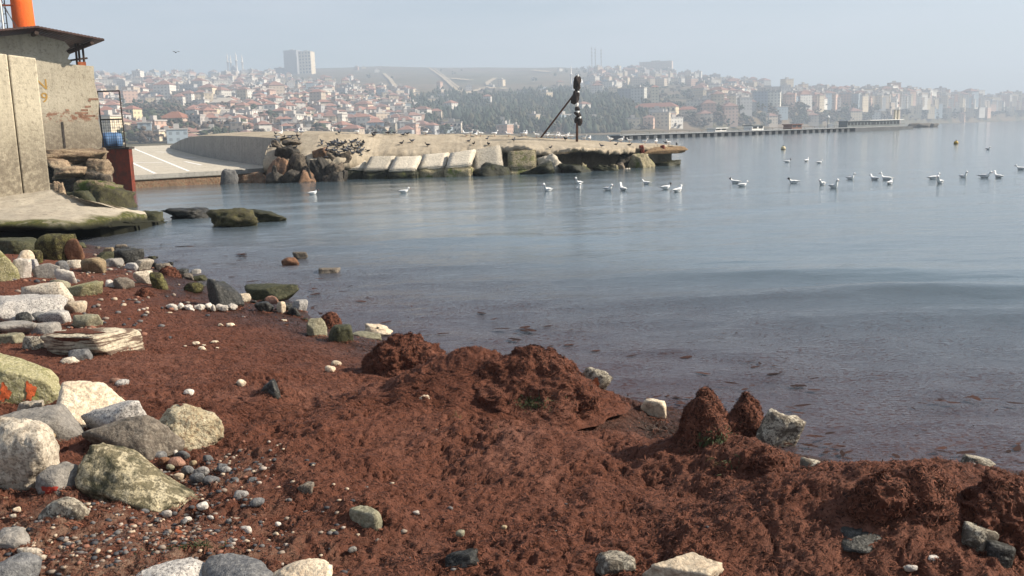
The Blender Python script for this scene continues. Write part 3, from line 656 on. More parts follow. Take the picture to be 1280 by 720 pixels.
NEAR = [(228, 545, 'the round barnacled cream boulder'), (160, 600, 'the long mossy wedge boulder'), (75, 640, 'the black and white barnacled stone'), (295, 715, 'the smooth dark slate boulder'), (456, 645, 'the half buried grey green stone'), (580, 695, 'the orange patched weedy stone'), (860, 700, 'the rough ochre cream boulder'), (1075, 670, 'the flat grey slab stone'),
        (105, 420, 'the flat layered boulder'), (340, 485, 'the small black stone in the weed'), (15, 700, 'the dark slate boulder by the gravel'), (740, 480, 'the white and red rock'), (195, 700, 'the grey granite boulder'), (290, 595, 'the dark gravel patch'), (100, 505, 'the large smooth cream boulder'), (508, 468, 'the undercut seaweed mound'), (1180, 640, 'the humped seaweed mounds')]
for i, (x, y, c) in enumerate(PB):
    nr_ = min(NEAR, key=lambda q: (q[0]-x)**2+(q[1]-y)**2)[2]
    w = 6+(i*37 % 9)+(8 if y < 640 and c in ('slate', 'pink', 'granite') else 2)
    put_stone('pebble', x-w/2, y-w*0.5, x+w/2, y+w*0.18, c, f'small {PLAB[c]} pebble lying near {nr_}', k=8, seed=200+i, cat='pebble', group=f'{PLAB[c]} pebbles near {nr_[4:]}', sub=3)
# gravel too small to pick apart
def build_gravel():
    n, F = ico(1); Vs = []; Fs = []; tones = []; cnt = 0
    spots = [(255, 595, .16, .16, 260), (235, 650, .25, .10, 130), (40, 690, .35, .14, 230), (150, 695, .4, .10, 130), (90, 655, .35, .10, 90), (230, 690, .2, .1, 90), (60, 400, .6, .7, 160), (120, 340, .8, 1.2, 200), (300, 680, .4, .2, 40), (600, 640, 1.2, .5, 40)]
    for px, py, sx, sy, c in spots:
        p = on_ground(px, py); xs = rng.normal(p.x, sx, c); ys = rng.normal(p.y, sy, c); zs = ground(xs, ys)
        for x, y, z in zip(xs, ys, zs):
            s = rng.uniform(0.004, 0.012)*(1 if p.y < 6 else 2.6)
            V = n*rng.uniform(0.75, 1.15, (len(n), 1))*np.array([s*rng.uniform(.8, 1.5), s*rng.uniform(.7, 1.2), s*rng.uniform(.5, .8)])
            Vs.append(V+np.array([x, y, z+s*0.25])); Fs.append(F+cnt*len(n)); tones.append(np.full(len(n), rng.uniform())); cnt += 1
    me = mesh_np('gravel', np.vstack(Vs), np.vstack(Fs)); attr(me, 'tone', np.concatenate(tones))
    t = NT('gravel'); a = t.attr('tone'); cr = t.n('ValToRGB'); t.l(a, cr.inputs[0]); cr.color_ramp.interpolation = 'CONSTANT'
    e = cr.color_ramp.elements; e[0].color = (.055, .055, .06, 1); e[1].position = .26; e[1].color = (.13, .12, .115, 1)
    for pos, c in ((.46, (.42, .33, .24)), (.60, (.22, .10, .065)), (.74, (.36, .30, .25)), (.80, (.24, .19, .15))):
        k = e.new(pos); k.color = c+(1,)
    t.done(cr.outputs[0], .8)
    tag(obj('gravel', me, t.m), 'loose gravel scattered between the boulders on the beach', 'gravel', kind='stuff')
build_gravel()
# dark wet stones awash along the left waterline
rs_w = np.random.RandomState(31)
for i in range(34):
    f = rs_w.uniform(); x = 96+f*330; y = float(np.interp(x, [q[0] for q in SHORE_PX], [q[1] for q in SHORE_PX]))+rs_w.uniform(-7, 7); w = rs_w.uniform(7, 22)*(1 if x > 200 else .8)
    put_stone('stone', x-w/2, y-w*rs_w.uniform(.35, .6), x+w/2, y, ('black', 'darkmoss', 'darkbrown', 'black')[i % 4], 'dark wet stone awash along the waterline between slab and seaweed mounds', k=12, seed=500+i, amp=.25, fine=.08, group='dark wet stones along the waterline', bury=.5)
build_strands()
build_floaters()
# driftwood sticks and the painted marks
M['wood'] = plain('weathered_wood', (0.30, 0.22, 0.13), 0.8, 0.3, 12, bump=0.4)
def stick(a, b, r, label):
    p, q = on_ground(*a), on_ground(*b); q = q+Vector((0, 0, .0)); m = MB(); c = p+Vector((0, 0, r*2.5))
    pts = [Vector((0, 0, 0))+(q-p)*t+Vector((0.006*math.sin(9*t), 0, 0.01*math.sin(5*t))) for t in np.linspace(0, 1, 9)]
    m.tube(pts, [r*(0.75+0.35*math.sin(3+4*t)**2) for t in np.linspace(0, 1, 9)], 9)
    o = m.build('driftwood_stick', M['wood'], None, True, c); tag(o, label, 'driftwood')
stick((56, 568), (94, 532), 0.018, 'thick pale driftwood stick wedged between the boulders')
stick((62, 576), (76, 556), 0.009, 'thin short driftwood stick beside the thick one')

def patch(o, px, py, w, h, mat, name, seed=0, lift=0.004):      # a thin coat on the part of a stone seen around a pixel
    bpy.context.view_layer.update()
    mw = o.matrix_world; bv = BVHTree.FromPolygons([mw @ v.co for v in o.data.vertices], [tuple(p.vertices) for p in o.data.polygons])
    nr, na = 7, 22
    for sc in (1, .85, .7, .55, .4, .25):
        V = []
        for i in range(nr):
            for j in range(na):
                t = 2*math.pi*j/na; r = sc*(i+.3)/nr*(1+.28*math.sin(3*t+seed)+.16*math.sin(7*t+2*seed)+.1*math.sin(11*t))
                ht_ = bv.ray_cast(EYE, ray(px+math.cos(t)*r*w/2, py+math.sin(t)*r*h/2).normalized())
                if ht_[0] is not None: V.append(ht_[0]+ht_[1]*lift)
        d_ = [(v-EYE).length for v in V]
        if len(V) == nr*na and max(d_)-min(d_) < 0.25: break
    else: return None
    F = [(i*na+j, i*na+(j+1) % na, (i+1)*na+(j+1) % na, (i+1)*na+j) for i in range(nr-1) for j in range(na)]+[tuple(range(na))]
    inv = mw.inverted(); me = mesh_np(name, [inv @ v for v in V], F); c = obj(name, me, mat, o); return c
M['orange_mark'] = plain('orange_lichen', (0.50, 0.10, 0.03), 0.8, 0.4, 40, bump=.5); M['red_mark'] = plain('red_mark', (0.30, 0.035, 0.02), 0.7, 0.3, 40)
M['weedcap'] = M['mound']
BYL = {o.get('label'): o for o in COL.objects if o.get('label')}
def P_(key): return next(o for l, o in BYL.items() if key in l)
patch(P_('matted with straw'), 6, 491, 15, 24, M['orange_mark'], 'orange_mark', 1); patch(P_('matted with straw'), 38, 489, 14, 26, M['orange_mark'], 'orange_mark', 2)
patch(P_('red painted mark'), 62, 612, 20, 11, M['red_mark'], 'red_mark', 3)
patch(P_('dark weedy stone with an orange'), 584, 684, 18, 9, M['orange_mark'], 'orange_patch', 4)
patch(P_('white and red rock'), 742, 482, 20, 18, M['brick'], 'red_face', 5)
patch(P_('bright cream rock with'), 472, 410, 3.5, 2.5, M['black'], 'hole', 1)  # black coat painted as the dark of a hole, nothing is hollowed
patch(P_('alone on the red seaweed'), 226, 507, 26, 12, M['weedcap'], 'weed_cap', 2, .006)
patch(P_('flat pale boulder streaked'), 100, 415, 70, 8, M['weedcap'], 'weed_streak', 6, .005); patch(P_('flat pale boulder streaked'), 90, 424, 50, 5, M['weedcap'], 'weed_streak', 9, .005)

M['green_weed'] = plain('green_weed', (0.036, 0.048, 0.014), 0.7, 0.4, 30)
bpy.context.view_layer.update()
dgv = [(o, BVHTree.FromPolygons([o.matrix_world @ v.co for v in o.data.vertices], [tuple(q.vertices) for q in o.data.polygons])) for o in COL.objects if o.name.startswith('seaweed_mound')]
def green_tuft(px, py, w_px, h_px, label, n=420):
    V = []; F = []; base = None; t_ = (on_ground(px, py)-EYE).length
    for _ in range(n):
        dr = ray(px+rng.normal()*w_px/2.6, py+rng.normal()*h_px/2.6).normalized(); best = None
        for o, b in dgv:
            h = b.ray_cast(EYE, dr)
            if h[0] is not None and (best is None or h[3] < best[3]): best = h
        P = best[0] if best is not None else None
        if P is None:
            P = EYE+dr*t_; P.z = ground1(P.x, P.y); N_ = Vector((0, -.3, 1))
        else: N_ = best[1]
        if base is None: base = P.copy()
        d1 = (Vector(rng.normal(size=3))*.6+Vector((0, -.3, -.9))+N_*.3).normalized(); sd_ = d1.cross(N_).normalized()*.0016; ln = rng.uniform(.012, .035); a = P+N_*.003; b_ = a+d1*ln*.5+N_*.004; c = a+d1*ln
        k = len(V); V += [a-sd_, a+sd_, b_+sd_, b_-sd_, c]; F += [(k, k+1, k+2, k+3), (k+3, k+2, k+4)]
    o = obj('green_weed', mesh_np('green_weed', [v-base for v in V], F), M['green_weed'], loc=base); tag(o, label, 'seaweed', kind='stuff')
green_tuft(898, 558, 34, 26, 'green weed hanging at the foot of the tall seaweed cone')
green_tuft(668, 502, 30, 12, 'thin green weed under the cleft of the long seaweed ridge', 160)
green_tuft(1013, 601, 14, 9, 'small green weed tuft beside the barnacled pink white stone', 120)
green_tuft(240, 700, 60, 8, 'green weed scraps on the gravel behind the slate boulder', 160)

# ------------------------------------------------------------------ left shore: slab, wall, hut, rocks
def concrete_mat(name, c1, c2, stain=(0.10, 0.085, 0.065), stain_z=None, moss=False, scale=1.0, streak=0.35, brick=None):
    t = NT(name); co = t.coord('Object')
    c = t.mix(t.rng(t.noise(co, 1.6*scale, 6, 0.62), 0.35, 0.66), c1, c2)
    c = t.mix(t.rng(t.noise(co, 14*scale, 5, 0.7), 0.52, 0.68, 0, 0.55), c, stain)
    sv = t.rng(t.noise(t.coord('Object', (3.2, 3.2, 0.28)), 2.4*scale, 5, 0.65), 0.5, 0.68, 0, streak); c = t.mix(sv, c, tuple(0.5*x for x in c1))
    if stain_z:
        sp = t.n('SeparateXYZ'); t.l(t.coord('Object'), sp.inputs[0])
        zz = t.math('ADD', sp.outputs[2], t.math('MULTIPLY', t.noise(co, 2.2, 6, 0.7), 0.9))
        c = t.mix(t.math('MULTIPLY', t.rng(zz, stain_z[0], stain_z[1], 1, 0), t.rng(t.noise(co, 9, 5, 0.7), 0.30, 0.55, 0.35, 0.85)), c, stain)
    if brick:
        sp = t.n('SeparateXYZ'); t.l(t.coord('Object'), sp.inputs[0])
        band = t.math('MULTIPLY', t.rng(sp.outputs[2], brick-0.22, brick-0.10), t.rng(sp.outputs[2], brick+0.05, brick+0.16, 1, 0))
        bm = t.math('MULTIPLY', band, t.rng(t.noise(co, 5.5, 4, 0.7), 0.50, 0.56))
        c = t.mix(bm, c, t.mix(t.rng(t.noise(co, 25, 3, 0.6), 0.4, 0.6), (0.27, 0.15, 0.10), (0.20, 0.11, 0.075)))
    if moss:
        mo = t.attr('moss'); f = t.math('MULTIPLY', mo, t.rng(t.noise(co, 5, 5, 0.7), 0.25, 0.5))
        c = t.mix(f, c, t.mix(t.rng(t.noise(co, 18, 4, 0.6), 0.4, 0.6), (0.042, 0.050, 0.012), (0.095, 0.088, 0.024)))
        c = t.mix(t.attr('weedy'), c, (0.018, 0.018, 0.010))  # shadow below the overhanging lip painted near black
    h = t.math('ADD', t.noise(co, 11*scale, 7, 0.7), t.math('MULTIPLY', t.noise(co, 60*scale, 4, 0.7), 0.4))
    return t.done(c, 0.9, t.bump(h, 0.55, 0.03/scale), 0.2)
M['slab'] = concrete_mat('slab_concrete', (0.44, 0.385, 0.30), (0.34, 0.29, 0.225), moss=True, streak=0.1)
M['wall'] = concrete_mat('wall_concrete', (0.64, 0.565, 0.425), (0.54, 0.475, 0.35), stain=(0.16, 0.13, 0.095), stain_z=(1.2, 2.4))
M['plaster'] = concrete_mat('hut_plaster', (0.50, 0.445, 0.345), (0.40, 0.35, 0.265), stain=(0.13, 0.105, 0.08), stain_z=(2.2, 3.3), brick=2.55)
M['jetty'] = concrete_mat('jetty_concrete', (0.43, 0.365, 0.275), (0.30, 0.25, 0.185), stain=(0.13, 0.105, 0.08), scale=0.7, streak=0.35)
M['quay'] = concrete_mat('quay_concrete', (0.50, 0.455, 0.38), (0.44, 0.40, 0.33), scale=0.6, streak=0.0)
M['seawall'] = concrete_mat('seawall_concrete', (0.34, 0.325, 0.295), (0.27, 0.26, 0.24), stain=(0.11, 0.10, 0.095), scale=0.8)
M['roof'] = plain('brown_roof_sheet', (0.075, 0.040, 0.032), 0.55, 0.35, 5)
M['timber'] = plain('dark_timber', (0.055, 0.036, 0.028), 0.8, 0.3, 8)
M['orange'] = concrete_mat('orange_paint', (0.74, 0.125, 0.022), (0.62, 0.105, 0.022), stain=(0.50, 0.13, 0.04), scale=.7, streak=.45)
M['whitepaint'] = plain('white_paint', (0.78, 0.76, 0.72), 0.6, 0.06, 4)
M['iron'] = plain('dark_iron', (0.05, 0.042, 0.038), 0.6, 0.4, 10)
M['blue'] = plain('blue_plastic', (0.085, 0.16, 0.30), 0.5, 0.2, 4)
M['ochrepaint'] = plain('ochre_paint', (0.40, 0.235, 0.06), 0.8, 0.25, 20)
def rust_mat():
    t = NT('rusty_red_paint'); co = t.coord('Object')
    c = t.mix(t.rng(t.noise(co, 5, 6, 0.7), 0.42, 0.6), (0.19, 0.036, 0.018), (0.10, 0.030, 0.019))
    c = t.mix(t.rng(t.noise(t.coord('Object', (3, 3, .5)), 4, 5, 0.7), 0.56, 0.66, 0, .8), c, (0.055, 0.03, 0.022))
    return t.done(c, 0.7, t.bump(t.noise(co, 24, 5, .7), .4, .01), 0.3)
M['rust'] = rust_mat()

def curve3(pts, n):                            # even resampling of a list of points
    P = np.array([list(p) for p in pts], float); d = np.r_[0, np.cumsum(np.linalg.norm(np.diff(P, axis=0), axis=1))]
    t = np.linspace(0, d[-1], n); return np.stack([np.interp(t, d, P[:, i]) for i in range(3)], 1)
def build_slab():
    fr = [at(x, y, z) for x, y, z in ((-200, 284, .42), (0, 279, .42), (80, 276.5, .41), (130, 271.5, .38), (165, 268.5, .32), (184, 270, .20))]
    bk = [at(x, y, z) for x, y, z in ((-200, 231, .82), (0, 235, .76), (62, 237, .74), (108, 250, .62), (150, 259, .45), (181, 265, .27))]
    n, m = 190, 70; A = curve3(fr, n); B = curve3(bk, n)
    # match the two edges by screen column so that the slab narrows to its tip
    rows = []
    for v in np.linspace(0, 1, m): rows.append(A*(1-v)+B*v)
    G = np.array(rows); X, Y = G[..., 0], G[..., 1]
    edge = np.linspace(0, 1, m)[:, None]*np.ones((1, n))
    G[..., 2] += 0.05*pnoise2(X*0.9, Y*0.9)+0.03*pnoise2(X*2.3+3, Y*2.3)+0.015*pnoise2(X*6, Y*6)
    G[..., 2] -= 0.05*np.exp(-edge*m/2.0)
    under = []
    for dz, back in ((-0.05, -0.02), (-0.10, 0.08), (-0.13, 0.6), (-0.2, 1.3), (-0.9, 1.5)):
        r = G[0].copy(); r[:, 2] = G[0][:, 2]+dz+0.06*pnoise2(r[:, 0]*2, r[:, 1]*2+dz*5); r[:, 1] += back+0.10*pnoise2(r[:, 0]*1.7, r[:, 1]*1.7+3+dz*4); under.append(r)
    G = np.concatenate([np.array(under[::-1]), G], 0); R = G.shape[0]
    i = np.arange(R-1)[:, None]*n+np.arange(n-1)[None, :]; F = np.stack([i, i+1, i+n+1, i+n], -1).reshape(-1, 4)
    me = mesh_np('concrete_slab', G.reshape(-1, 3), F)
    vv = np.r_[np.zeros(5), np.linspace(0, 1, m)][:, None]*np.ones((1, n)); uu = np.ones((R, 1))*np.linspace(0, 1, n)[None, :]
    nz = pnoise2(G[..., 0]*1.3, G[..., 1]*1.3)
    moss = 1-sstep(0.015, 0.085, vv+0.10*nz-0.22*sstep(0.74, 0.97, uu))
    weedy = np.zeros((R, n)); weedy[:5] = 1; weedy[5] = 0.55  # marks the rows under the lip, where shadow is painted into the colour
    attr(me, 'moss', moss.ravel()); attr(me, 'weedy', weedy.ravel())
    tag(obj('concrete_slab', me, M['slab']), 'broad worn concrete slab with a mossy overhanging edge above the beach', 'slab')
build_slab()
def wall_dir(C, t, z): return Vector((C[0]-0.8*t, C[1]-0.6*t, z))
NRM = Vector((0.6, -0.8, 0))
def build_wall():
    C = (-9.9, 20.0); root = empty('concrete_wall', (C[0], C[1], 0.6), 'tall stained concrete wall standing on the slab', 'wall')
    for k, (t0, t1, zt0, zt1, off) in enumerate(((0, 0.52, 3.50, 3.56, 0.0), (0.54, 6.2, 3.565, 3.95, 0.012))):
        m = MB(); b = -0.5; q = [wall_dir(C, t0, b), wall_dir(C, t1, b), wall_dir(C, t1, zt1), wall_dir(C, t0, zt0)]
        q = [p+NRM*off for p in q]; m.prism([p-root.location for p in q], -NRM*0.55)
        o = m.build('panel', M['wall'], root)
        bv = o.modifiers.new('b', 'BEVEL'); bv.width = 0.025; bv.segments = 2
build_wall()
M['hutbrick'] = plain('worn_brick', (0.25, 0.145, 0.10), 0.9, 0.4, 9)
def build_hut():
    C = (-12.18, 28.0); L0 = Vector((C[0], C[1], 0)); root = empty('stone_hut', L0, 'weathered plastered hut with brown sheet roof behind the concrete wall', 'hut')
    P = lambda t, z: wall_dir(C, t, z)-L0
    poly = [(0.0, 0.8), (5.6, 0.8), (5.6, 4.28), (1.54, 4.86), (0.72, 4.66), (0.60, 4.50), (0.72, 4.40), (0.62, 4.30), (0.69, 4.18), (0.58, 4.10), (0.66, 4.02), (0.0, 3.98), (0.02, 3.5), (-0.05, 3.0), (0.02, 2.4), (-0.04, 1.9), (0.03, 1.4)]
    m = MB(); m.prism([P(t, z) for t, z in poly], -NRM*0.28); hw_ = m.build('wall', M['plaster'], root)
    m = MB(); m.prism([P(0.25, 0.8)-NRM*0.29, P(0.25, 3.96)-NRM*0.29, P(0.25, 3.9)-NRM*4.0, P(0.25, 0.8)-NRM*4.0], wall_dir((0, 0), 0.25, 0)); m.build('side_wall', M['plaster'], root)
    # two pitched roof sheets meeting at the ridge, in corrugated strips
    rt = empty_part = None
    for (ta, za, tb, zb) in ((1.54, 4.95, -0.22, 4.66), (1.54, 4.95, 5.9, 4.33)):
        n = max(4, int(abs(tb-ta)/0.09)); V = []; F = []
        for i in range(n*2+1):
            f = i/(n*2); t = ta+(tb-ta)*f; z = za+(zb-za)*f+(0.012 if i % 2 else 0)
            for off in (0.62, -4.2):
                for dz in (0, 0.05): V.append(P(t, z+dz)+NRM*off)
        for i in range(n*2):
            a = i*4; b = a+4; F += [(a, a+2, b+2, b), (a+1, b+1, b+3, a+3), (a, b, b+1, a+1), (a+2, a+3, b+3, b+2)]
        F += [(0, 1, 3, 2), (n*8, n*8+2, n*8+3, n*8+1)]
        mm = MB(); mm.add(V, F); hr_ = mm.build('roof', M['roof'], root)
    for t, z in ((1.54, 4.82), (0.1, 4.60), (3.2, 4.62)):
        mm = MB(); a = P(t, z)+NRM*0.55; mm.tube([a, P(t, z)-NRM*4], 0.06, 6); mm.build('beam', M['timber'], hr_)
    for t, dz, ln in ((0.42, 0, 0.66), (0.22, 0, 0.66), (0.34, 0.0, 0.66)):
        mm = MB(); a = P(t, 3.97)-NRM*0.13; mm.tube([a, a+Vector((0.06*(t-.3), 0, ln))], 0.035, 6); mm.build('post', M['timber'], root)
    mm = MB(); mm.tube([P(0.12, 4.22)-NRM*.13, P(0.62, 4.14)-NRM*.13], 0.03, 6); mm.build('rail', M['timber'], root)
    mm = MB(); mm.box(P(0.3, 4.03)-NRM*.13, (0.22, 0.16, 0.14), 0.6); mm.build('loose_brick', M['brick'], root)
    # chipped brick courses showing through the plaster
    rs = np.random.RandomState(3)
    for i in range(15):
        t = rs.uniform(0.02, 1.1)*(0.35 if i % 3 == 0 else 1); z = (2.62 if i % 3 else rs.uniform(2.5, 3.3))+0.085*rs.randint(-1, 2)
        mm = MB(); mm.box(P(t, z)-NRM*0.006, (0.19*rs.uniform(.3, 1), 0.03, 0.055), 0.6435+rs.uniform(-.03, .03)); mm.build('brick', M['hutbrick'], hw_)
    mm = MB(); mm.box(P(1.02, 2.0)+NRM*0.004, (0.05, 0.03, 0.75), 0.6435); mm.build('crack', M['iron'], hw_)
    for body, t, z, s in (('N', 1.62, 3.30, 0.42), ('59', 1.72, 2.93, 0.40)):
        cu = bpy.data.curves.new('painted_number', 'FONT'); cu.body = body; cu.size = s; cu.extrude = 0.002; cu.resolution_u = 4
        to = bpy.data.objects.new('tmp', cu); COL.objects.link(to); bpy.context.view_layer.update()
        me = bpy.data.meshes.new_from_object(to.evaluated_get(bpy.context.evaluated_depsgraph_get())); bpy.data.objects.remove(to)
        o = obj('painted_number', me, M['ochrepaint'], hw_); o.location = P(t, z)+NRM*0.006; o.rotation_euler = (math.radians(90), 0, 0.6435)
build_hut()
# fractured rock shelf and boulders under the hut
def rock_at(name, x0, y0, x1, y1, Y, mat, label, seed, k=14, depth=0.8, amp=0.14, tip=0, taper=0, group=None, cat='boulder', base=None, sub=4, fine=0.06):
    a = at_y((x0+x1)/2, (y0+y1)/2, Y); s = Y/FPX*1.02; W = (x1-x0)*s; H = (y1-y0)*s
    zb = a.z-H/2; extra = 0.0 if base is None else max(0, zb-base)
    P, F = rock_verts((W, W*depth, H+extra), seed, sub, k, amp, fine=fine)
    if taper: P[:, 2] *= np.interp(P[:, 0]/W, [-0.5, 0.5], [1+taper, 1-taper])
    if tip:
        c, sn = math.cos(tip), math.sin(tip); P = np.stack([c*P[:, 0]-sn*P[:, 2], P[:, 1], sn*P[:, 0]+c*P[:, 2]], 1)
    o = obj(name, mesh_np(name, P, F), M[mat], loc=(a.x, Y, a.z-extra/2)); tag(o, label, cat, group); return o
M['mosstop'] = rock_mat('moss_topped_stone', (0.26, 0.20, 0.13), (0.15, 0.12, 0.08), (0.06, 0.05, 0.03), 0.6, 0.4, (0.045, 0.058, 0.012), 0.45, bump=1.0)
M['shelf'] = rock_mat('shelf_stone', (0.42, 0.32, 0.21), (0.30, 0.22, 0.145), (0.17, 0.12, 0.08), 0.5, 0.3, bands=0.5)
for a in ((30, 186, 128, 206, 27.0, 'shelf', 'broad tan rock shelf directly under the hut wall', 301, 24, 1.2, 0),
          (56, 199, 92, 212, 26.0, 'shelf', 'split tan rock below the rock shelf beside the concrete wall', 302, 22, .8, -.15),
          (60, 208, 112, 223, 25.4, 'shelf', 'long tan slab rock over a black gap beside the concrete wall', 303, 24, .9, .05),
          (104, 198, 140, 222, 26.8, 'shelf', 'tan boulder with an overhang below the hut corner', 304, 18, .8, 0),
          (60, 226, 82, 243, 22.6, 'shelf', 'small tan boulder at the concrete wall foot', 305, 12, .8, 0),
          (30, 204, 134, 244, 26.9, 'jetty_dark', 'black shaded rock in the gap under the long tan slab', 310, 14, .5, 0),  # shade of the gap put into the black colour of this rock
          (92, 214, 142, 238, 25.6, 'jetty_rock', 'grey brown split boulder between the tan rocks and the mossy one', 311, 18, .7, -.2),
          (92, 224, 152, 246, 25.0, 'mosstop', 'sloping boulder with a green mossy top by the red steel box', 306, 12, .6, -.28),
          (108, 234, 168, 260, 24.6, 'watermoss', 'dark green mossy boulder dipping into the water', 307, 12, .7, -.25),
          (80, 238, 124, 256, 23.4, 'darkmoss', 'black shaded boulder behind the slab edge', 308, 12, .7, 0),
          (114, 186, 136, 206, 27.6, 'shelf', 'broken pale rock at the foot of the hut corner', 309, 18, .8, .2)):
    rock_at('boulder', *a[:7], a[7], k=a[8], depth=a[9], base=-0.2 if a[3] > 230 else None, tip=a[10], amp=.25, fine=.10)
# orange beacon tower with its ladder
def build_tower():
    b = at_y(34, 60, 36); root = empty('beacon_tower', (b.x, 36, 0.6), 'orange beacon tower with a ladder behind the hut', 'tower')
    m = MB(); m.tube([(0, 0, 0), (-.02, 0, 5.35), (-.05, 0, 8.2)], [.40, .385, .345], 28); sh_ = m.build('shaft', M['orange'], root, True)
    m = MB(); m.tube([(-.05, 0, 8.2), (-.05, 0, 8.35)], .62, 24); m.build('gallery', M['whitepaint'], root)
    m = MB(); m.tube([(-.05, 0, 8.35), (-.05, 0, 8.9), (-.05, 0, 9.1)], [.22, .22, .04], 16); m.build('lantern', M['orange'], root, True)
    for dx in (-0.62, -0.50):
        m = MB(); m.tube([(dx+.0, -.22, 0.4), (dx-.06, -.22, 8.2)], .022, 6); lr_ = m.build('ladder_rail', M['iron'], root)
    for k in range(22):
        z = 0.6+k*.34; m = MB(); m.tube([(-.62-.007*z, -.22, z), (-.50-.007*z, -.22, z)], .014, 5); m.build('rung', M['iron'], lr_)
    for z in (4.6, 5.3, 6.35, 7.4):
        m = MB(); m.tube([(-.60-.007*z, -.22, z), (-.15, -.33, z-.02)], .035, 6); m.build('bracket', M['orange'], sh_)
    m = MB(); m.add([Vector((.395*math.cos(a), .395*math.sin(a), z)) for z in (4.95, 5.3) for a in np.radians(np.linspace(-75, -38, 6))], [(i, i+1, i+7, i+6) for i in range(5)])
    m.build('white_patch', M['whitepaint'], sh_)
build_tower()
def build_mast():
    b = at_y(2, 48, 34); root = empty('lattice_mast', (b.x, 34, 0.6), 'white lattice mast at the picture edge beside the orange tower', 'mast')
    for dx, dy in ((-.22, 0), (.12, 0), (-.05, .3)):
        m = MB(); m.tube([(dx, dy, 0), (dx*.8, dy*.8, 9)], .035, 6); m.build('leg', M['whitepaint'], root)
    for k in range(20):
        z = .3+k*.43; m = MB(); m.tube([(-.21, 0, z), (.11, 0, z+.4)] if k % 2 else [(.11, 0, z), (-.21, 0, z+.4)], .018, 5); m.build('brace', M['whitepaint'], root)
    m = MB(); m.tube([(.1, 0, 6.2), (1.2, .4, 4.0)], .012, 5); m.build('guy_wire', M['iron'], root)
    m = MB(); m.tube([(.1, 0, 6.4), (.9, .6, 3.8)], .012, 5); m.build('guy_wire', M['iron'], root)
build_mast()
def build_rustbox():
    Y = 33.4; a = at_y(136, 236, Y); b = at_y(165.5, 236, Y); zt = at_y(150, 186.5, Y).z
    root = empty('steel_box', ((a.x+b.x)/2, Y+.7, 0), 'rusty red steel mooring box at the water', 'steel box')
    w = b.x-a.x; m = MB(); m.box((0, -.55, zt/2-.4), (w, .3, zt+.8)); m.build('body', M['rust'], root)
    m = MB(); m.box((-.02, -.5, zt+.035), (w+.12, .5, .07)); m.build('rim', M['iron'], root)
    # wire fence on top
    r2 = empty('wire_fence', ((a.x+b.x)/2, Y+.15, zt+.07), 'dark framed wire fence panel on the rusty steel box', 'fence')
    H = at_y(140, 113.5, Y).z-zt-.07; xl, xr = -w/2-.1, w/2-.16
    for x in (xl, xr): m = MB(); m.tube([(x, 0, 0), (x-.03, 0, H)], .028, 8); m.build('post', M['iron'], r2)
    for z in (H, H*.50, .03): m = MB(); m.tube([(xl-.02, 0, z), (xr-.02, 0, z)], .026 if z > .1 else .018, 8); m.build('rail', M['iron'], r2)
    for k in range(9):
        x = xl+(xr-xl)*(k+1)/10; m = MB(); m.tube([(x, 0, 0), (x, 0, H*.5)], .006, 5); m.build('wire', M['iron'], r2)
    for k in range(9):
        z = H*.5*(k+1)/10; m = MB(); m.tube([(xl, 0.008, z), (xr, 0.008, z)], .005, 5); m.build('wire', M['iron'], r2)
    # blue drum lying behind the wires
    c = at_y(139, 176, Y+.6); d = empty('plastic_drum', (c.x, Y+.6, zt+.32), 'blue ribbed plastic drum behind the wire fence', 'drum', rz=.5)
    prof = [(-.36, .20), (-.35, .25), (-.2, .285), (-.18, .30), (-.15, .285), (0, .295), (.15, .285), (.18, .30), (.2, .285), (.35, .25), (.36, .20)]
    m = MB(); m.tube([(x, 0, 0) for x, r in prof], [r for x, r in prof], 24); dsh = m.build('shell', M['blue'], d, True)
    m = MB(); m.tube([(-.36, .1, .05), (-.39, .1, .05)], .04, 10); m.build('bung', M['blue'], dsh)
build_rustbox()

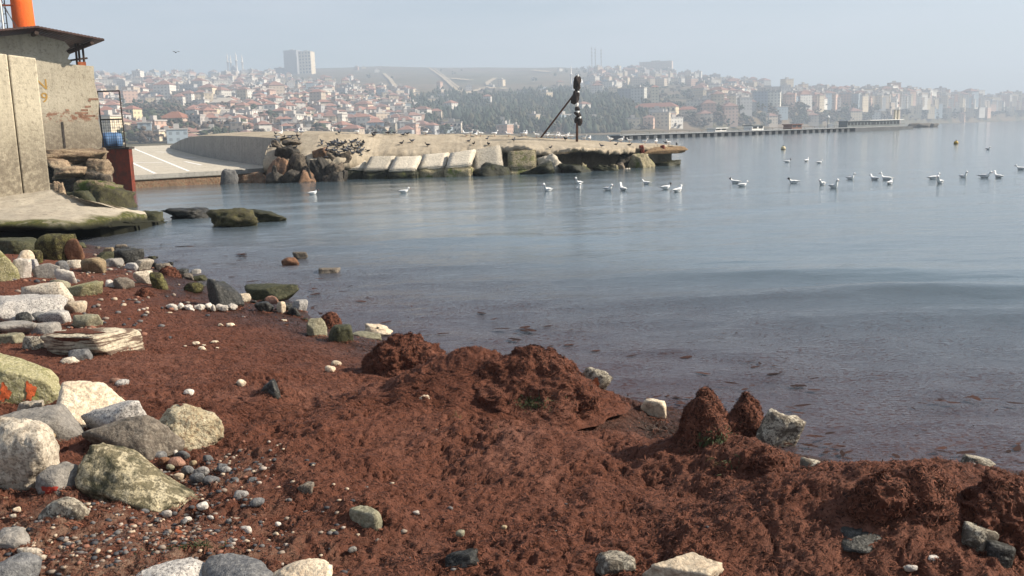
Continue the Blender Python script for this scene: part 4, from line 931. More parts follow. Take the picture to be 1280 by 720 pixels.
# ------------------------------------------------------------------ quay apron with painted lines and the seawall
QA, QB = at(120, 221.5, .51), at(330, 210, .53); QC = at_y(200, 180.5, 62)
QN = (QB-QA).cross(QC-QA).normalized()
def on_quay(px, py, up=0.0):
    d = ray(px, py); t = (QA-EYE).dot(QN)/d.dot(QN); return EYE+d*t+Vector((0, 0, up))
def build_quay():
    root = empty('quay_apron', (QA.x, QA.y, 0), 'sloping paved quay apron with white painted lines', 'quay'); O = root.location
    fr = [on_quay(x, y) for x, y in ((60, 226), (165, 219.2), (276, 213.2), (330, 210), (352, 208.7))]
    e = (QC-QA); e.normalize(); bk = [p+e*27 for p in fr]
    m = MB(); top = fr+bk[::-1]; low = [Vector((p.x, p.y, p.z-.19)) for p in fr]
    n = len(fr); m.add([p-O for p in top+low], [tuple(range(2*n))]+[(i, n*2+i, n*2+i+1, i+1) for i in range(n-1)])
    qd_ = m.build('deck', M['quay'], root)
    m = MB(); f2 = [p+Vector((0, .10, -.19)) for p in fr]; g2 = [Vector((p.x, p.y+.10, -.5)) for p in fr]
    m.add([p-O for p in f2+g2], [(i, n+i, n+i+1, i+1) for i in range(n-1)]); m.build('base_wall', M['rubble'], root)
    m = MB(); f3 = [p+Vector((0, -.02, -.002)) for p in fr]; g3 = [Vector((p.x, p.y-.02, p.z-.17)) for p in fr]
    m.add([p-O for p in f3+g3], [(i, n+i, n+i+1, i+1) for i in range(n-1)]); m.build('edge_beam', M['seawall'], root)
    for (x0, y0, x1, y1, w) in ((163, 184, 236, 214, .13), (165, 203.5, 194, 217, .13), (167, 203.2, 203, 203.2, .2), (231, 202, 252, 206.5, .13), (195, 190, 214, 190.4, .25), (226, 196.5, 246, 196.8, .2)):
        a, b = on_quay(x0, y0, .006), on_quay(x1, y1, .006); d = (b-a).normalized(); s = d.cross(QN).normalized()*w/2
        m = MB(); m.add([p-O for p in (a-s, b-s, b+s, a+s)], [(0, 1, 2, 3)]); m.build('painted_line', M['whitepaint'], qd_)
M['rubble'] = rock_mat('quay_rubble', (0.28, 0.20, 0.13), (0.20, 0.13, 0.085), (0.22, 0.09, 0.05), 0.6, 0.2)
build_quay()
def build_seawall():
    pts = [(212, 184.6, 182.5), (218, 186.8, 179), (226, 189, 175), (238, 192, 171.2), (255, 196, 169.6), (285, 201.2, 169.6), (315, 205.5, 170.6), (335, 208, 172), (352, 209.5, 173)]
    root = empty('seawall', on_quay(300, 203.5), 'grey curved concrete seawall rising beside the paved quay', 'seawall'); O = root.location
    B = [on_quay(x, y, -.15) for x, y, yt in pts]; T = [at_y(x, yt, b.y) for (x, y, yt), b in zip(pts, B)]
    T = [Vector((b.x, b.y, t.z)) for b, t in zip(B, T)]
    n = 70; Bn, Tn = curve3(B, n), curve3(T, n); Tn[:, :2] = Bn[:, :2]; R = 9; G = []
    for k in range(R):
        f = k/(R-1); r = Bn*(1-f)+Tn*f; nz = pnoise2(r[:, 0]*2, r[:, 2]*3+r[:, 1]*2); r[:, 1] += 0.04*nz+0.10*f; r[:, 0] -= 0.03*nz; G.append(r)
    G = np.array(G)-np.array(O); i = np.arange(R-1)[:, None]*n+np.arange(n-1)[None, :]; F = np.stack([i, i+1, i+n+1, i+n], -1).reshape(-1, 4)
    obj('face', mesh_np('face', G.reshape(-1, 3), F), M['seawall'], root)
    top = [G[-1]]
    for off, dz in ((0.25, .03), (1.2, .10), (3.0, .16), (6, .16)):
        r = G[-1].copy(); r[:, 1] += off*0.75; r[:, 0] += off*0.5; r[:, 2] += dz; top.append(r)
    G2 = np.array(top); i = np.arange(4)[:, None]*n+np.arange(n-1)[None, :]; F = np.stack([i, i+1, i+n+1, i+n], -1).reshape(-1, 4)
    obj('coping', mesh_np('coping', G2.reshape(-1, 3), F), M['jetty'], root)
build_seawall()

# ------------------------------------------------------------------ the old jetty
ST_J = np.array([(342, 228.5, 199, 170, 1.4, .5), (350, 228.5, 198, 168.6, 1.4, .5), (400, 228, 200, 167.3, 1.4, .5), (440, 226, 197, 167, 1.3, .5), (480, 223, 195, 167.2, 1.3, .5), (560, 220, 192, 167.6, 1.3, .5), (600, 218.5, 188.5, 168.2, 1.2, .45),
    (632, 217, 184, 169, 0.8, .30), (660, 216.5, 186, 170.2, 0.5, .22), (690, 216, 189, 172.0, 0.4, .16), (730, 214.5, 188, 174, 0.3, .16), (775, 211, 186, 176.6, 0.3, .20), (805, 208.5, 183.5, 178, 0.2, .24), (835, 206.5, 182.5, 179.4, 0.1, .22), (852, 206, 182.8, 180.6, 0.1, .2)])
def jet(px): return [np.interp(px, ST_J[:, 0], ST_J[:, i]) for i in range(1, 6)]
JET_V = []
def build_jetty():
    root = empty('stone_jetty', (0, 40, 0), 'long broken concrete jetty with a sandy worn top', 'jetty'); O = np.array(root.location)
    n = 420; rows = []
    for px in np.linspace(342, 852, n):
        yw, ye, yc, e, th = jet(px); w = at(px, yw, 0); d0 = w.y
        s = lambda y, d: at_y(px, y, d)
        ze = s(ye, d0+e).z; zc = s(yc, d0+4.2).z; zc = max(zc, ze+.02)
        rec = 2.2+0.5*math.sin(px*.07)+1.6*float(sstep(640, 690, np.array(px)))
        ds = [(d0+rec, -.5), (d0+rec, ze-th-.25), (d0+rec-.15, ze-th), (d0+e+.06, ze-th+.02), (d0+e, ze-th*.5), (d0+e+.02, ze)]
        for f in (.06, .14, .24, .36, .5, .65, .8, .92, 1.0): ds.append((d0+e+(4.2-e)*f, ze+(zc-ze)*(f**0.85)))
        ds += [(d0+5.2, zc-.01), (d0+6.4, zc-.1), (d0+7.2, zc-.6), (d0+7.4, -.5)]
        k = (px-640)/FPX
        rows.append([(k*1.016*d, d, z) for d, z in ds])
    G = np.array(rows); sh = G.shape; X, Y, Z = G[..., 0].ravel(), G[..., 1].ravel(), G[..., 2].ravel()
    # the columns run straight back from the front edge instead of fanning out
    x0 = G[:, 5:6, 0]; G[..., 0] = x0+0.25*(G[..., 0]-x0); G[..., 0] = np.where(True, G[..., 0], 0)
    P = G.reshape(-1, 3); q = P*1.0
    right = sstep(-1, 3, P[:, 0])
    dn = 0.09*pnoise(q*0.7)+0.06*pnoise(q*2.1)+0.035*pnoise(q*5.5)+.02*pnoise(q*11)
    edge = np.zeros(sh[:2]); edge[:, 2:8] = 1; edge[:, 3:7] = 1.6; edge = edge.ravel()
    P[:, 2] += dn*(0.6+0.9*edge); P[:, 1] += edge*(0.16*pnoise(q*1.3+7)+0.13*pnoise(q*3.1+2)+.05*pnoise(q*8))*(0.5+right)
    P[:, 0] += edge*0.06*pnoise(q*3.3+31)
    n2 = sh[1]; i = np.arange(n-1)[:, None]*n2+np.arange(n2-1)[None, :]; F = np.stack([i, i+n2, i+n2+1, i+1], -1).reshape(-1, 4)
    Fl = [tuple(f) for f in F.tolist()]+[tuple(range(n2))[::-1], tuple((n-1)*n2+k for k in range(n2))]
    me = mesh_np('deck', P-O, Fl); obj('deck', me, M['jetty'], root)
    global JET_V; JET_V = (P, Fl)
build_jetty()
JB = BVHTree.FromPolygons([Vector(p) for p in JET_V[0]], JET_V[1])
def on_jetty(px, py):
    for k in range(14):
        h = JB.ray_cast(EYE, ray(px, py+0.5*k).normalized())
        if h[0] is not None: return h[0]
    return None
# bleached blocks leaning on its side
BLK = [(428, 455, 193, 211, 224, 'low bleached concrete block nearest the pigeon covered boulders', 0.0, 'wetblock'),
       (453, 487, 195, 211.5, 224, 'bleached concrete block with a black weedy front, second along from the boulders', 0.02, 'wetblock'),
       (485, 520, 195, 212, 223.5, 'bleached concrete block with an exposed side face, third along from the boulders', 0.0, 'wetblock'),
       (521, 556, 191.5, 209, 221.5, 'bleached concrete block on a cream mossy footing, fourth along from the boulders', -.05, 'mossblock'),
       (556, 590, 188.5, 207, 221, 'bleached concrete block tilted on a mossy footing, fifth along from the boulders', -.10, 'mossblock'),
       (590, 630, 184, 211, 219.5, 'largest tilted bleached block beside the broken jetty end', -.16, 'wetblock'),
       (634, 671, 187, 209.5, 218, 'square greenish stained block under the jetty cap', -.02, 'mossblock')]
for i, (x0, x1, y0, y1, yw, lab, roll, bm_) in enumerate(BLK):
    w = at((x0+x1)/2, yw, 0); Yf = w.y+.12; a, b = at_y(x0, y1, Yf), at_y(x1, y1, Yf)
    W = (b.x-a.x)*0.97; zl = (a.z+b.z)/2; Yb = Yf+(1.15 if i < 6 else .55); zh = at_y((x0+x1)/2, y0, Yb).z
    root = empty('concrete_block', ((a.x+b.x)/2, Yf, 0), lab, 'concrete block')
    sk = 0.16 if i in (1, 2, 3, 4) else (-.1 if i == 5 else .03)
    V = []; 
    for (fx, fy, zz) in ((-.5, 0, zl), (.5, 0, zl), (.5, 1, zh), (-.5, 1, zh)):
        V.append(Vector((fx*W+fy*sk, fy*(Yb-Yf), zz-roll*fx*W)))
    th = .12 if i < 5 else (.22 if i == 5 else .5)
    Vb = [p+Vector((0, th*.45 if q < 2 else .2, -th)) for q, p in enumerate(V)]
    bm = bmesh.new(); vs = [bm.verts.new(p) for p in V+Vb]
    for f in ((0, 1, 2, 3), (4, 7, 6, 5), (0, 4, 5, 1), (1, 5, 6, 2), (2, 6, 7, 3), (3, 7, 4, 0)): bm.faces.new([vs[j] for j in f])
    bmesh.ops.bevel(bm, geom=bm.edges[:], offset=.035, segments=2, affect='EDGES'); bmesh.ops.subdivide_edges(bm, edges=bm.edges[:], cuts=4, use_grid_fill=True)
    bmesh.ops.recalc_face_normals(bm, faces=bm.faces)
    me = bpy.data.meshes.new('block'); bm.to_mesh(me); bm.free()
    co = np.array([v.co[:] for v in me.vertices]); nz = np.stack([pnoise(co*3+i*9), pnoise(co*3+i*9+40), pnoise(co*4+i*7+80)], 1); co += nz*.04
    me.vertices.foreach_set('co', co.astype(np.float32).ravel()); me.polygons.foreach_set('use_smooth', np.ones(len(me.polygons), bool)); me.update()
    obj('block', me, M['concrete_block'] if i < 6 else M['mossblock'], root)
    bm = bmesh.new(); bmesh.ops.create_cube(bm, size=1); bmesh.ops.scale(bm, vec=(W*1.08, 1.05, zl+.30), verts=bm.verts); bmesh.ops.bevel(bm, geom=bm.edges[:], offset=.06, segments=2, affect='EDGES'); bmesh.ops.subdivide_edges(bm, edges=bm.edges[:], cuts=5, use_grid_fill=True)
    me = bpy.data.meshes.new('footing'); bm.to_mesh(me); bm.free(); co = np.array([v.co[:] for v in me.vertices]); co += np.stack([pnoise(co*2.5+i*5), pnoise(co*2.5+i*5+30), pnoise(co*3+i*5+60)], 1)*.13
    me.vertices.foreach_set('co', co.astype(np.float32).ravel()); me.polygons.foreach_set('use_smooth', np.ones(len(me.polygons), bool)); me.update()
    obj('footing', me, M[bm_], root, loc=(0, .47, (zl-.46)/2))
# boulders of the jetty head
JR = [(333, 190, 357, 214, 37.6, 'jetty_red', 'tan boulder at the corner of the seawall'), (345, 177, 379, 202, 38.4, 'jetty_dark', 'large dark boulder overhanging at the top of the boulder pile'),
      (358, 187, 390, 212, 37.8, 'jetty_rock', 'slanted grey brown boulder under the large dark one'), (392, 182, 409, 198, 38.0, 'jetty_red', 'round orange brown boulder high on the pile'),
      (373, 209, 395, 225, 36.9, 'jetty_red', 'low tan boulder at the waterline of the pile'), (391, 189, 413, 229, 37.3, 'jetty_dark', 'tall slanted dark boulder reaching down to the water'),
      (409, 199, 430, 216, 37.2, 'jetty_rock', 'rounded brown boulder beside the first bleached block'), (341, 174, 354, 184, 38.6, 'jetty_rock', 'pale boulder by the seawall top'),
      (352, 172, 377, 181, 38.9, 'jetty_rock', 'sunlit pale boulder capping the pile'), (404, 185, 424, 201, 38.2, 'jetty_rock', 'grey boulder crowded with pigeons'),
      (418, 188, 440, 204, 38.4, 'jetty_rock', 'tan boulder crowded with pigeons above the first bleached block'), (352, 207, 378, 230, 37.0, 'jetty_dark', 'black wet boulder at the foot of the pile by the tan one'),
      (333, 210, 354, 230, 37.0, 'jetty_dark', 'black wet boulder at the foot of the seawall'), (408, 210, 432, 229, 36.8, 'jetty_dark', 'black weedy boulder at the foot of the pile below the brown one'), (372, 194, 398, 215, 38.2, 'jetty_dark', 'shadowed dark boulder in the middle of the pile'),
      (300, 212, 336, 228, 37.9, 'rubble', 'low brick coloured rubble ledge at the quay corner'), (277, 206, 296, 229, 37.2, 'slate', 'grey pointed slab stone leaning at the quay edge'),
      (676, 194, 702, 214, 38.9, 'pale_rubble', 'pale broken concrete rubble under the jetty cap'), (700, 207, 738, 219, 38.6, 'wetblock', 'mossy low rubble below the dark hollow of the jetty'), (646, 210, 690, 220, 38.2, 'wetblock', 'mossy rubble at the foot of the square stained block'),
      (788, 193, 816, 213, 41.6, 'mossblock', 'ochre green boulder propping the jetty end'), (742, 211, 790, 219, 39.8, 'darkmoss', 'low weedy rubble beside the ochre green boulder'), (816, 203, 848, 210, 43.0, 'darkmoss', 'green weedy rock under the jetty tip'), (590, 205, 640, 221, 38.0, 'wetblock', 'dark weedy ledge below the largest tilted block'), (768, 192, 790, 208, 42.2, 'jetty_dark', 'dark boulder inside the hollow of the jetty end')]
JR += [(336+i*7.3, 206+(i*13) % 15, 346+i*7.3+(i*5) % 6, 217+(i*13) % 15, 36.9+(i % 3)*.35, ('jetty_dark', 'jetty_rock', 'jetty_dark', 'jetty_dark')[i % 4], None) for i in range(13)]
JR += [(686+i*9.5, 203+(i*7) % 9, 694+i*9.5+(i*3) % 5, 211+(i*7) % 9, 38.8+i*.2, ('mossblock', 'jetty_rock', 'concrete_block', 'wetblock')[i % 4], None) for i in range(11)]
M['pale_rubble'] = M['concrete_block']
JR = [((x0+.10*(x1-x0), y0+.16*(y1-y0)+2, x1-.10*(x1-x0), y1-.05*(y1-y0), Y, mt, lab) if x0 < 445 and lab else (x0, y0, x1, y1, Y, mt, lab)) for (x0, y0, x1, y1, Y, mt, lab) in JR]
JRO = []
for i, (x0, y0, x1, y1, Y, mt, lab) in enumerate(JR):
    e = 0 if lab is None else 1; gr = None if lab else ('small rubble stones at the foot of the boulder pile' if x0 < 600 else 'small rubble stones under the jetty cap')
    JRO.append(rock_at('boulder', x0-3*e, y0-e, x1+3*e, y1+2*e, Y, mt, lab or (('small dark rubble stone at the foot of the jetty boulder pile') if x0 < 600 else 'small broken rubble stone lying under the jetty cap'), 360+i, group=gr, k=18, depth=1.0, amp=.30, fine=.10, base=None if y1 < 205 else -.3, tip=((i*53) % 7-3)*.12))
# snapped end beams with rusty iron showing
def build_tip():
    r = empty('broken_beam', at_y(826, 200, 42.6), 'snapped orange stained concrete beam at the jetty tip', 'beam'); O = r.location
    m = MB(); a = at_y(800, 189, 42.2); b = at_y(857, 187, 43.6); ln = (b-a).length
    P, F = rock_verts((ln, .55, .34), 391, 4, 24, .08, fine=.05)
    o = obj('beam', mesh_np('beam', P, F), M['tipconc'], r, loc=((a+b)/2-O)); o.rotation_euler = (0, -math.asin((b.z-a.z)/ln), math.atan2(b.y-a.y, b.x-a.x))
    for px, py in ((802, 187), (828.5, 187)):
        c = at_y(px, py, 42.25 if px < 810 else 42.75); P, F = rock_verts((.24, .2, .42), 395+int(px), 3, 12, .2, fine=.08)
        obj('rusty_stub', mesh_np('rusty_stub', P, F), M['rust'], r, loc=c-O)
M['tipconc'] = rock_mat('stained_tip_concrete', (0.38, 0.25, 0.13), (0.28, 0.19, 0.11), (0.16, 0.09, 0.05), 0.6, 0.3)
build_tip()
# pole with hanging bundles
def build_pole():
    b = on_jetty(721, 177); root = empty('mooring_pole', b, 'rusty pole hung with dark net bundles, propped by a slanting brace', 'pole'); Y = b.y
    top = at_y(722, 96, Y); s = Y/FPX
    q = lambda px, py, dy=0: at_y(px, py, Y+dy)-b
    m = MB(); m.tube([(0, 0, -.2), q(721.5, 150), q(722.3, 98)], [.06, .05, .042], 10); m.build('shaft', M['rustiron'], root, True)
    c = on_jetty(674, 171.5)-b; m = MB(); m.tube([c-Vector((0, 0, .1)), q(716, 120)], .042, 8); m.build('brace', M['rustiron'], root, True)
    for i, (px, py, w, h, mt) in enumerate(((721.6, 103, 13, 17, 'net'), (722, 110, 9, 12, 'net'), (719, 122, 14, 17, 'net'), (721, 131, 6, 5, 'whitepaint'), (721.5, 136, 8, 6, 'net'), (721.2, 142, 10, 6, 'net'), (723.5, 144, 8, 6, 'net'), (724.5, 152, 9, 11, 'net'), (720, 150, 6, 8, 'net'), (722, 115, 6, 5, 'whitepaint'), (722.5, 140, 5, 4, 'whitepaint'), (724.5, 147, 5, 3.5, 'whitepaint'))):
        P, F = rock_verts((w*s*.8, w*s*.7, h*s), 410+i, 4, 8, .22, fine=.06); obj('bundle', mesh_np('bundle', P, F), M[mt], root, loc=q(px, py, -.02 if mt == 'net' else -.06))
    m = MB(); m.tube([q(722.3, 98), q(722.3, 93)], [.06, .03], 8); m.build('cap', M['whitepaint'], root)
M['rustiron'] = plain('rusty_iron', (0.085, 0.042, 0.028), 0.8, 0.5, 6, bump=.4)
M['net'] = plain('dark_net', (0.030, 0.022, 0.020), 0.9, 0.5, 14, bump=.8)
build_pole()

# ------------------------------------------------------------------ birds
def bird_mesh(name, cols, stand=True, head=None, flying=False, neck=0.0):
    """cols: body, wing, tip, beak materials"""
    rings = [(-.195, .070, .014, .006), (-.14, .066, .036, .020), (-.07, .058, .062, .050), (.01, .052, .066, .060), (.075, .062, .058, .058), (.112, .095+neck*.3, .042, .044), (.124, .135+neck, .034, .036), (.140, .160+neck, .037, .037), (.168, .160+neck, .029, .028), (.186, .150+neck, .011, .011), (.198, .142+neck, .006, .006), (.215, .136+neck, .002, .002)]
    n = 10; V = []; F = []; MI = []
    for (x, z, ry, rz) in rings:
        for k in range(n):
            t = 2*math.pi*k/n; V.append((x, ry*math.cos(t), z+rz*math.sin(t)))
    for i in range(len(rings)-1):
        for k in range(n):
            F.append((i*n+k, i*n+(k+1) % n, (i+1)*n+(k+1) % n, (i+1)*n+k)); MI.append(3 if i >= 9 else (4 if i in (6, 7, 8) and head else 0))
    F.append(tuple(range(n-1, -1, -1))); MI.append(0); F.append(tuple((len(rings)-1)*n+k for k in range(n))); MI.append(3)
    for s in (-1, 1):
        b = len(V)
        if flying:
            w = [(.07, .05, .08), (-.05, .05, .08), (-.08, .26, .17), (.06, .25, .17), (-.16, .46, .12), (-.10, .47, .12)]
            for x, y, z in w: V.append((x, s*y, z))
            for x, y, z in w: V.append((x, s*y, z+.012))
            fs = [(0, 1, 2, 3), (3, 2, 4, 5), (9, 8, 7, 6), (11, 10, 8, 9), (0, 3, 9, 6), (3, 5, 11, 9), (1, 7, 8, 2), (2, 8, 10, 4), (5, 4, 10, 11)]
            for f in fs: F.append(tuple(b+i for i in f)); MI.append(1)
        else:
            w = [(.085, .050, .085), (.03, .068, .10), (-.06, .058, .095), (-.15, .034, .080), (-.215, .012, .068), (-.06, .060, .068), (.03, .072, .066), (-.15, .028, .072)]
            for x, y, z in w: V.append((x, s*y, z))
            for x, y, z in w: V.append((x, s*(y+.012), z-.004))
            fs = [(0, 1, 6), (1, 2, 5, 6), (2, 3, 7, 5), (3, 4, 7)]
            for q, f in enumerate(fs):
                F.append(tuple(b+8+i for i in f)); MI.append(2 if q == 3 else 1); F.append(tuple(b+i for i in f[::-1])); MI.append(1)
            ring = [0, 1, 2, 3, 4, 7, 5, 6]
            for q in range(8):
                i, j = ring[q], ring[(q+1) % 8]; F.append((b+i, b+j, b+8+j, b+8+i)); MI.append(2 if i in (3, 4) else 1)
    if stand:
        for s in (-1, 1):
            b = len(V)
            for z in (.02, -.075):
                for k in range(5): t = 2*math.pi*k/5; V.append((.01+.005*math.cos(t), s*.025+.005*math.sin(t), z))
            for k in range(5): F.append((b+k, b+(k+1) % 5, b+5+(k+1) % 5, b+5+k)); MI.append(3)
            V += [(.05, s*.025+.02, -.075), (.05, s*.025-.02, -.075), (-.01, s*.025, -.075), (.05, s*.025+.02, -.068), (.05, s*.025-.02, -.068), (-.01, s*.025, -.068)]
            c = b+10; F += [(c, c+1, c+2), (c+5, c+4, c+3), (c, c+3, c+4, c+1), (c+1, c+4, c+5, c+2), (c+2, c+5, c+3, c)]; MI += [3]*5
    V = np.array(V); V[:, 2] += 0.075 if stand else -0.012
    me = mesh_np(name, V, F)
    for c in cols: me.materials.append(c)
    if head: me.materials.append(head)
    me.polygons.foreach_set('material_index', np.array(MI, np.int32))
    return me
gw = plain('gull_white', (0.80, 0.79, 0.77), 0.7, 0.04, 20); gg = plain('gull_grey', (0.55, 0.56, 0.58), 0.7, 0.1, 20); bk = plain('feather_black', (0.018, 0.018, 0.02), 0.6, 0.3, 20)
br = plain('beak_red', (0.28, 0.05, 0.03), 0.5, 0.1, 20); pg = plain('pigeon_grey', (0.085, 0.09, 0.105), 0.7, 0.3, 14); pd = plain('crow_dark', (0.020, 0.020, 0.024), 0.6, 0.3, 14)
gull_f = bird_mesh('gull_floating', [gw, gg, bk, br], False); gull_fd = bird_mesh('gull_dark_head', [gw, gg, bk, br], False, head=bk); gull_s = bird_mesh('gull_standing', [gw, gg, bk, br], True, neck=.02)
gull_up = bird_mesh('gull_neck_up', [gw, gg, bk, br], False, neck=.05)
pig = bird_mesh('pigeon', [pg, pg, pd, pd], True); pigw = bird_mesh('pigeon_pale', [pg, gg, pd, pd], True, head=pd); crow = bird_mesh('crow', [pd, pd, pd, pd], True); fly = bird_mesh('bird_flying', [pg, pd, pd, pd], False, flying=True)
def bird(name, me, p, rz, s, label, group, pitch=0.0):
    o = obj(name, me, None, loc=p); o.rotation_euler = (0, pitch, rz); o.scale = (s, s, s); tag(o, label, 'bird', group); return o
GF = [(505, 241, 0), (685, 239, 3), (723, 237, 3), (760, 238, 0), (779, 238, 3), (808, 230, 0), (847, 240, 0), (928, 233, 0), (1028, 231, 0), (1042, 235, 3), (1063, 224, 3), (1093, 225, 0), (1108, 225, 3), (1112, 230, 0), (1167, 224, 0), (1175, 229, 3), (1204, 222, 3), (1231, 222, 0), (1248, 222, 3), (1276, 212, 0), (1008, 202, 0), (1024, 204, 0), (724, 230, 3), (1235, 187, 0)]
for i, (x, y, v) in enumerate(GF):
    p = at(x, y, 0.0); face = (0.15, math.pi-.5, -.9, math.pi+.7, .8, 2.0, -1.3)[i*3 % 7]
    bird('gull', gull_up if v else gull_f, p, face, 0.95+.12*math.sin(i*2.3), 'white gull with grey wings floating on the calm water off the jetty', 'gulls afloat')
for i, (x, y) in enumerate(((919, 229), (992, 229), (832, 236), (984, 203), (391, 243))):
    bird('gull', gull_fd, at(x, y, 0.0), (2.6, math.pi, .3, 0, .5)[i], .95, 'black headed gull floating on the calm water', 'black headed gulls afloat')
GS = [(532, 166), (583, 169.5), (588, 168), (595, 169.6), (601, 169), (618, 169.4), (636, 169.6), (652, 168), (657, 169.5), (671, 170.5), (683, 170.3), (688, 170.6), (693, 170.9), (698, 171), (703, 171.2), (708, 171.6), (714, 172), (730, 173.2), (737, 173.4), (763, 175.6), (776, 176.3), (787, 177), (806, 178.3), (820, 179), (836, 179.9), (446, 166.6), (377, 166.8), (371, 167), (351, 168.5)]
for i, (x, y) in enumerate(GS):
    p = on_jetty(x, y+1.2)
    if p is None:
        for dy in (2, 3, 4, 5, 6):
            p = on_jetty(x, y+dy)
            if p is not None: break
    if p is None: continue
    bird('gull', gull_s, p, (0.3, 2.9, -.4, 1.2, 3.6)[i % 5], .95+.1*math.sin(i*1.7), 'white gull standing on the sandy top of the jetty', 'gulls standing on the jetty')
CS = [(424, 166.5), (467, 170), (469, 167), (485, 167), (493, 166.5), (504, 169), (510, 167.5), (502, 180), (516, 177), (535, 182), (586, 177), (592, 180), (609, 174), (611, 181), (642, 176), (707, 174.5), (752, 183), (770, 181), (345, 167.5), (372, 171), (440, 179), (454, 179), (447, 190), (461, 189), (452, 194), (787, 182), (833, 178.6), (428, 181), (437, 188), (449, 185), (688, 185), (846, 181)]
for i, (x, y) in enumerate(CS):
    p = on_jetty(x, y+1.5)
    if p is None: continue
    bird('crow', crow if i % 2 else pig, p, random.uniform(0, 6.28), .72+.1*math.sin(i), 'dark pigeon or crow standing on the sandy jetty slope', 'dark birds on the jetty', random.uniform(-.1, .25))
dg = bpy.context.evaluated_depsgraph_get(); bpy.context.view_layer.update()
bvs = []
for o in JRO[:16]:
    bvs.append(BVHTree.FromPolygons([o.matrix_world @ v.co for v in o.data.vertices], [tuple(p.vertices) for p in o.data.polygons]))
bvs.append(JB)
for i in range(64):
    x = 402+rng.uniform(0, 52); y = 176+rng.uniform(2, 24)*(1-.3*(x-402)/52); best = None
    if i > 54: x, y = rng.uniform(338, 380), rng.uniform(172, 190)
    dr = ray(x, y).normalized()
    for b in bvs:
        h = b.ray_cast(EYE, dr)
        if h[0] is not None and (best is None or h[3] < best[3]): best = h
    if best is None or best[1].z < 0.1: continue
    bird('pigeon', (pig, pigw, pig, crow)[i % 4], best[0]-Vector((0, 0, .01)), rng.uniform(0, 6.28), rng.uniform(.62, .8), 'grey pigeon crowded with others on the jetty boulders', 'pigeons on the jetty boulders')
p = at_y(220, 66, 60); bird('bird', fly, p, 2.4, .5, 'single dark bird flying over the town', None, .3)
# buoys
M['buoy'] = plain('ochre_buoy', (0.45, 0.30, 0.06), 0.5, 0.1, 3)
def buoy(px, py, r, label, mt):
    p = at(px, py, 0); root = empty('buoy', p, label, 'buoy')
    zs = np.linspace(-.5*r, 1.5*r, 12); m = MB(); m.tube([(0, 0, z) for z in zs], [max(.02*r, math.sqrt(max(0, r*r-(z-.5*r)**2))) for z in zs], 18); fl_ = m.build('float', mt, root, True)
    m = MB(); m.tube([(0, 0, -.45*r), (0, 0, .2*r)], [.92*r, 1.03*r], 18); m.build('band', bk, root, True)
    m = MB(); m.tube([(0, 0, 1.4*r), (0.0, 0, 1.9*r)], .16*r, 8); m.build('eye', bk, fl_)
buoy(1195, 180, .16, 'yellow ball buoy with black waterline band', M['buoy'])
buoy(979, 187, .17, 'small pale buoy off the floating gulls', plain('pale_buoy', (.6, .5, .3), .5, .1, 3))

# ------------------------------------------------------------------ far shore: terrain, town, wood, pier
_D0 = ([-200, 120, 340, 520, 700, 800, 900, 1000, 1100, 1200, 1300, 1500], [380, 420, 470, 600, 680, 740, 850, 1000, 1150, 1400, 1650, 1900])
_D1 = ([-200, 120, 400, 640, 800, 900, 1000, 1100, 1200, 1300, 1500], [2000, 2100, 2350, 2500, 2050, 1800, 1650, 1750, 1950, 2200, 2500])
_YC = ([-200, 60, 120, 200, 280, 340, 360, 400, 480, 560, 640, 700, 740, 800, 850, 900, 960, 1000, 1060, 1120, 1180, 1210, 1240, 1300, 1500], [103, 101, 101, 98, 97, 97, 94, 90, 87, 88.5, 88.5, 88, 90, 92, 96, 103, 112, 118, 120, 121, 124, 128, 126, 127, 128])
_PW = ([120, 500, 800, 950, 1100, 1300], [1.0, 1.1, 1.0, 0.85, 0.6, 0.55])
def yh(px): return 169-0.03*(px-640)
def tz(px, Y):                                 # terrain height in the column px at distance Y
    px = np.asarray(px, float); Y = np.asarray(Y, float)
    d0, d1 = np.interp(px, *_D0), np.interp(px, *_D1); zc = CAM_H+(yh(px)-np.interp(px, *_YC))/FPX*d1
    t = (Y-d0)/(d1-d0); tt = np.clip(t, 0, 1); X = (px-640)/FPX*Y
    z = 1.5+zc*tt**np.interp(px, *_PW)
    z = z+np.minimum(1, tt*6)*(1-tt*.8)*(9*pnoise2(X*.004, Y*.004)+4*pnoise2(X*.011+3, Y*.011))
    cl = np.interp(px, [840, 900, 1200, 1400], [0, 1, 1, 1])*sstep(0.0, .05, tt)*(1-tt)*np.interp(px, [840, 1000, 1300], [12, 18, 22]); z = z+cl*(1+.5*pnoise2(X*.01, Y*.003))
    z = np.where(t > 1, zc+1.5-(t-1)*60, z); z = np.where(t < 0, np.maximum(-2, 1.5+(Y-d0)*.12), z)
    return z
def pos(px, Y, up=0.0):
    d = ray(px, yh(px)); return Vector((d.x/d.y*Y, Y, float(tz(px, Y))+up))
def hit(px, py):                               # terrain point seen at a pixel
    d0, d1 = np.interp(px, *_D0), np.interp(px, *_D1); Ys = np.linspace(d0, d1*1.02, 110); zs = tz(np.full(110, px), Ys)
    ys = yh(px)-(zs-CAM_H)/Ys*FPX; k = np.argmax(ys <= py); return float(Ys[k]) if ys[k] <= py else None
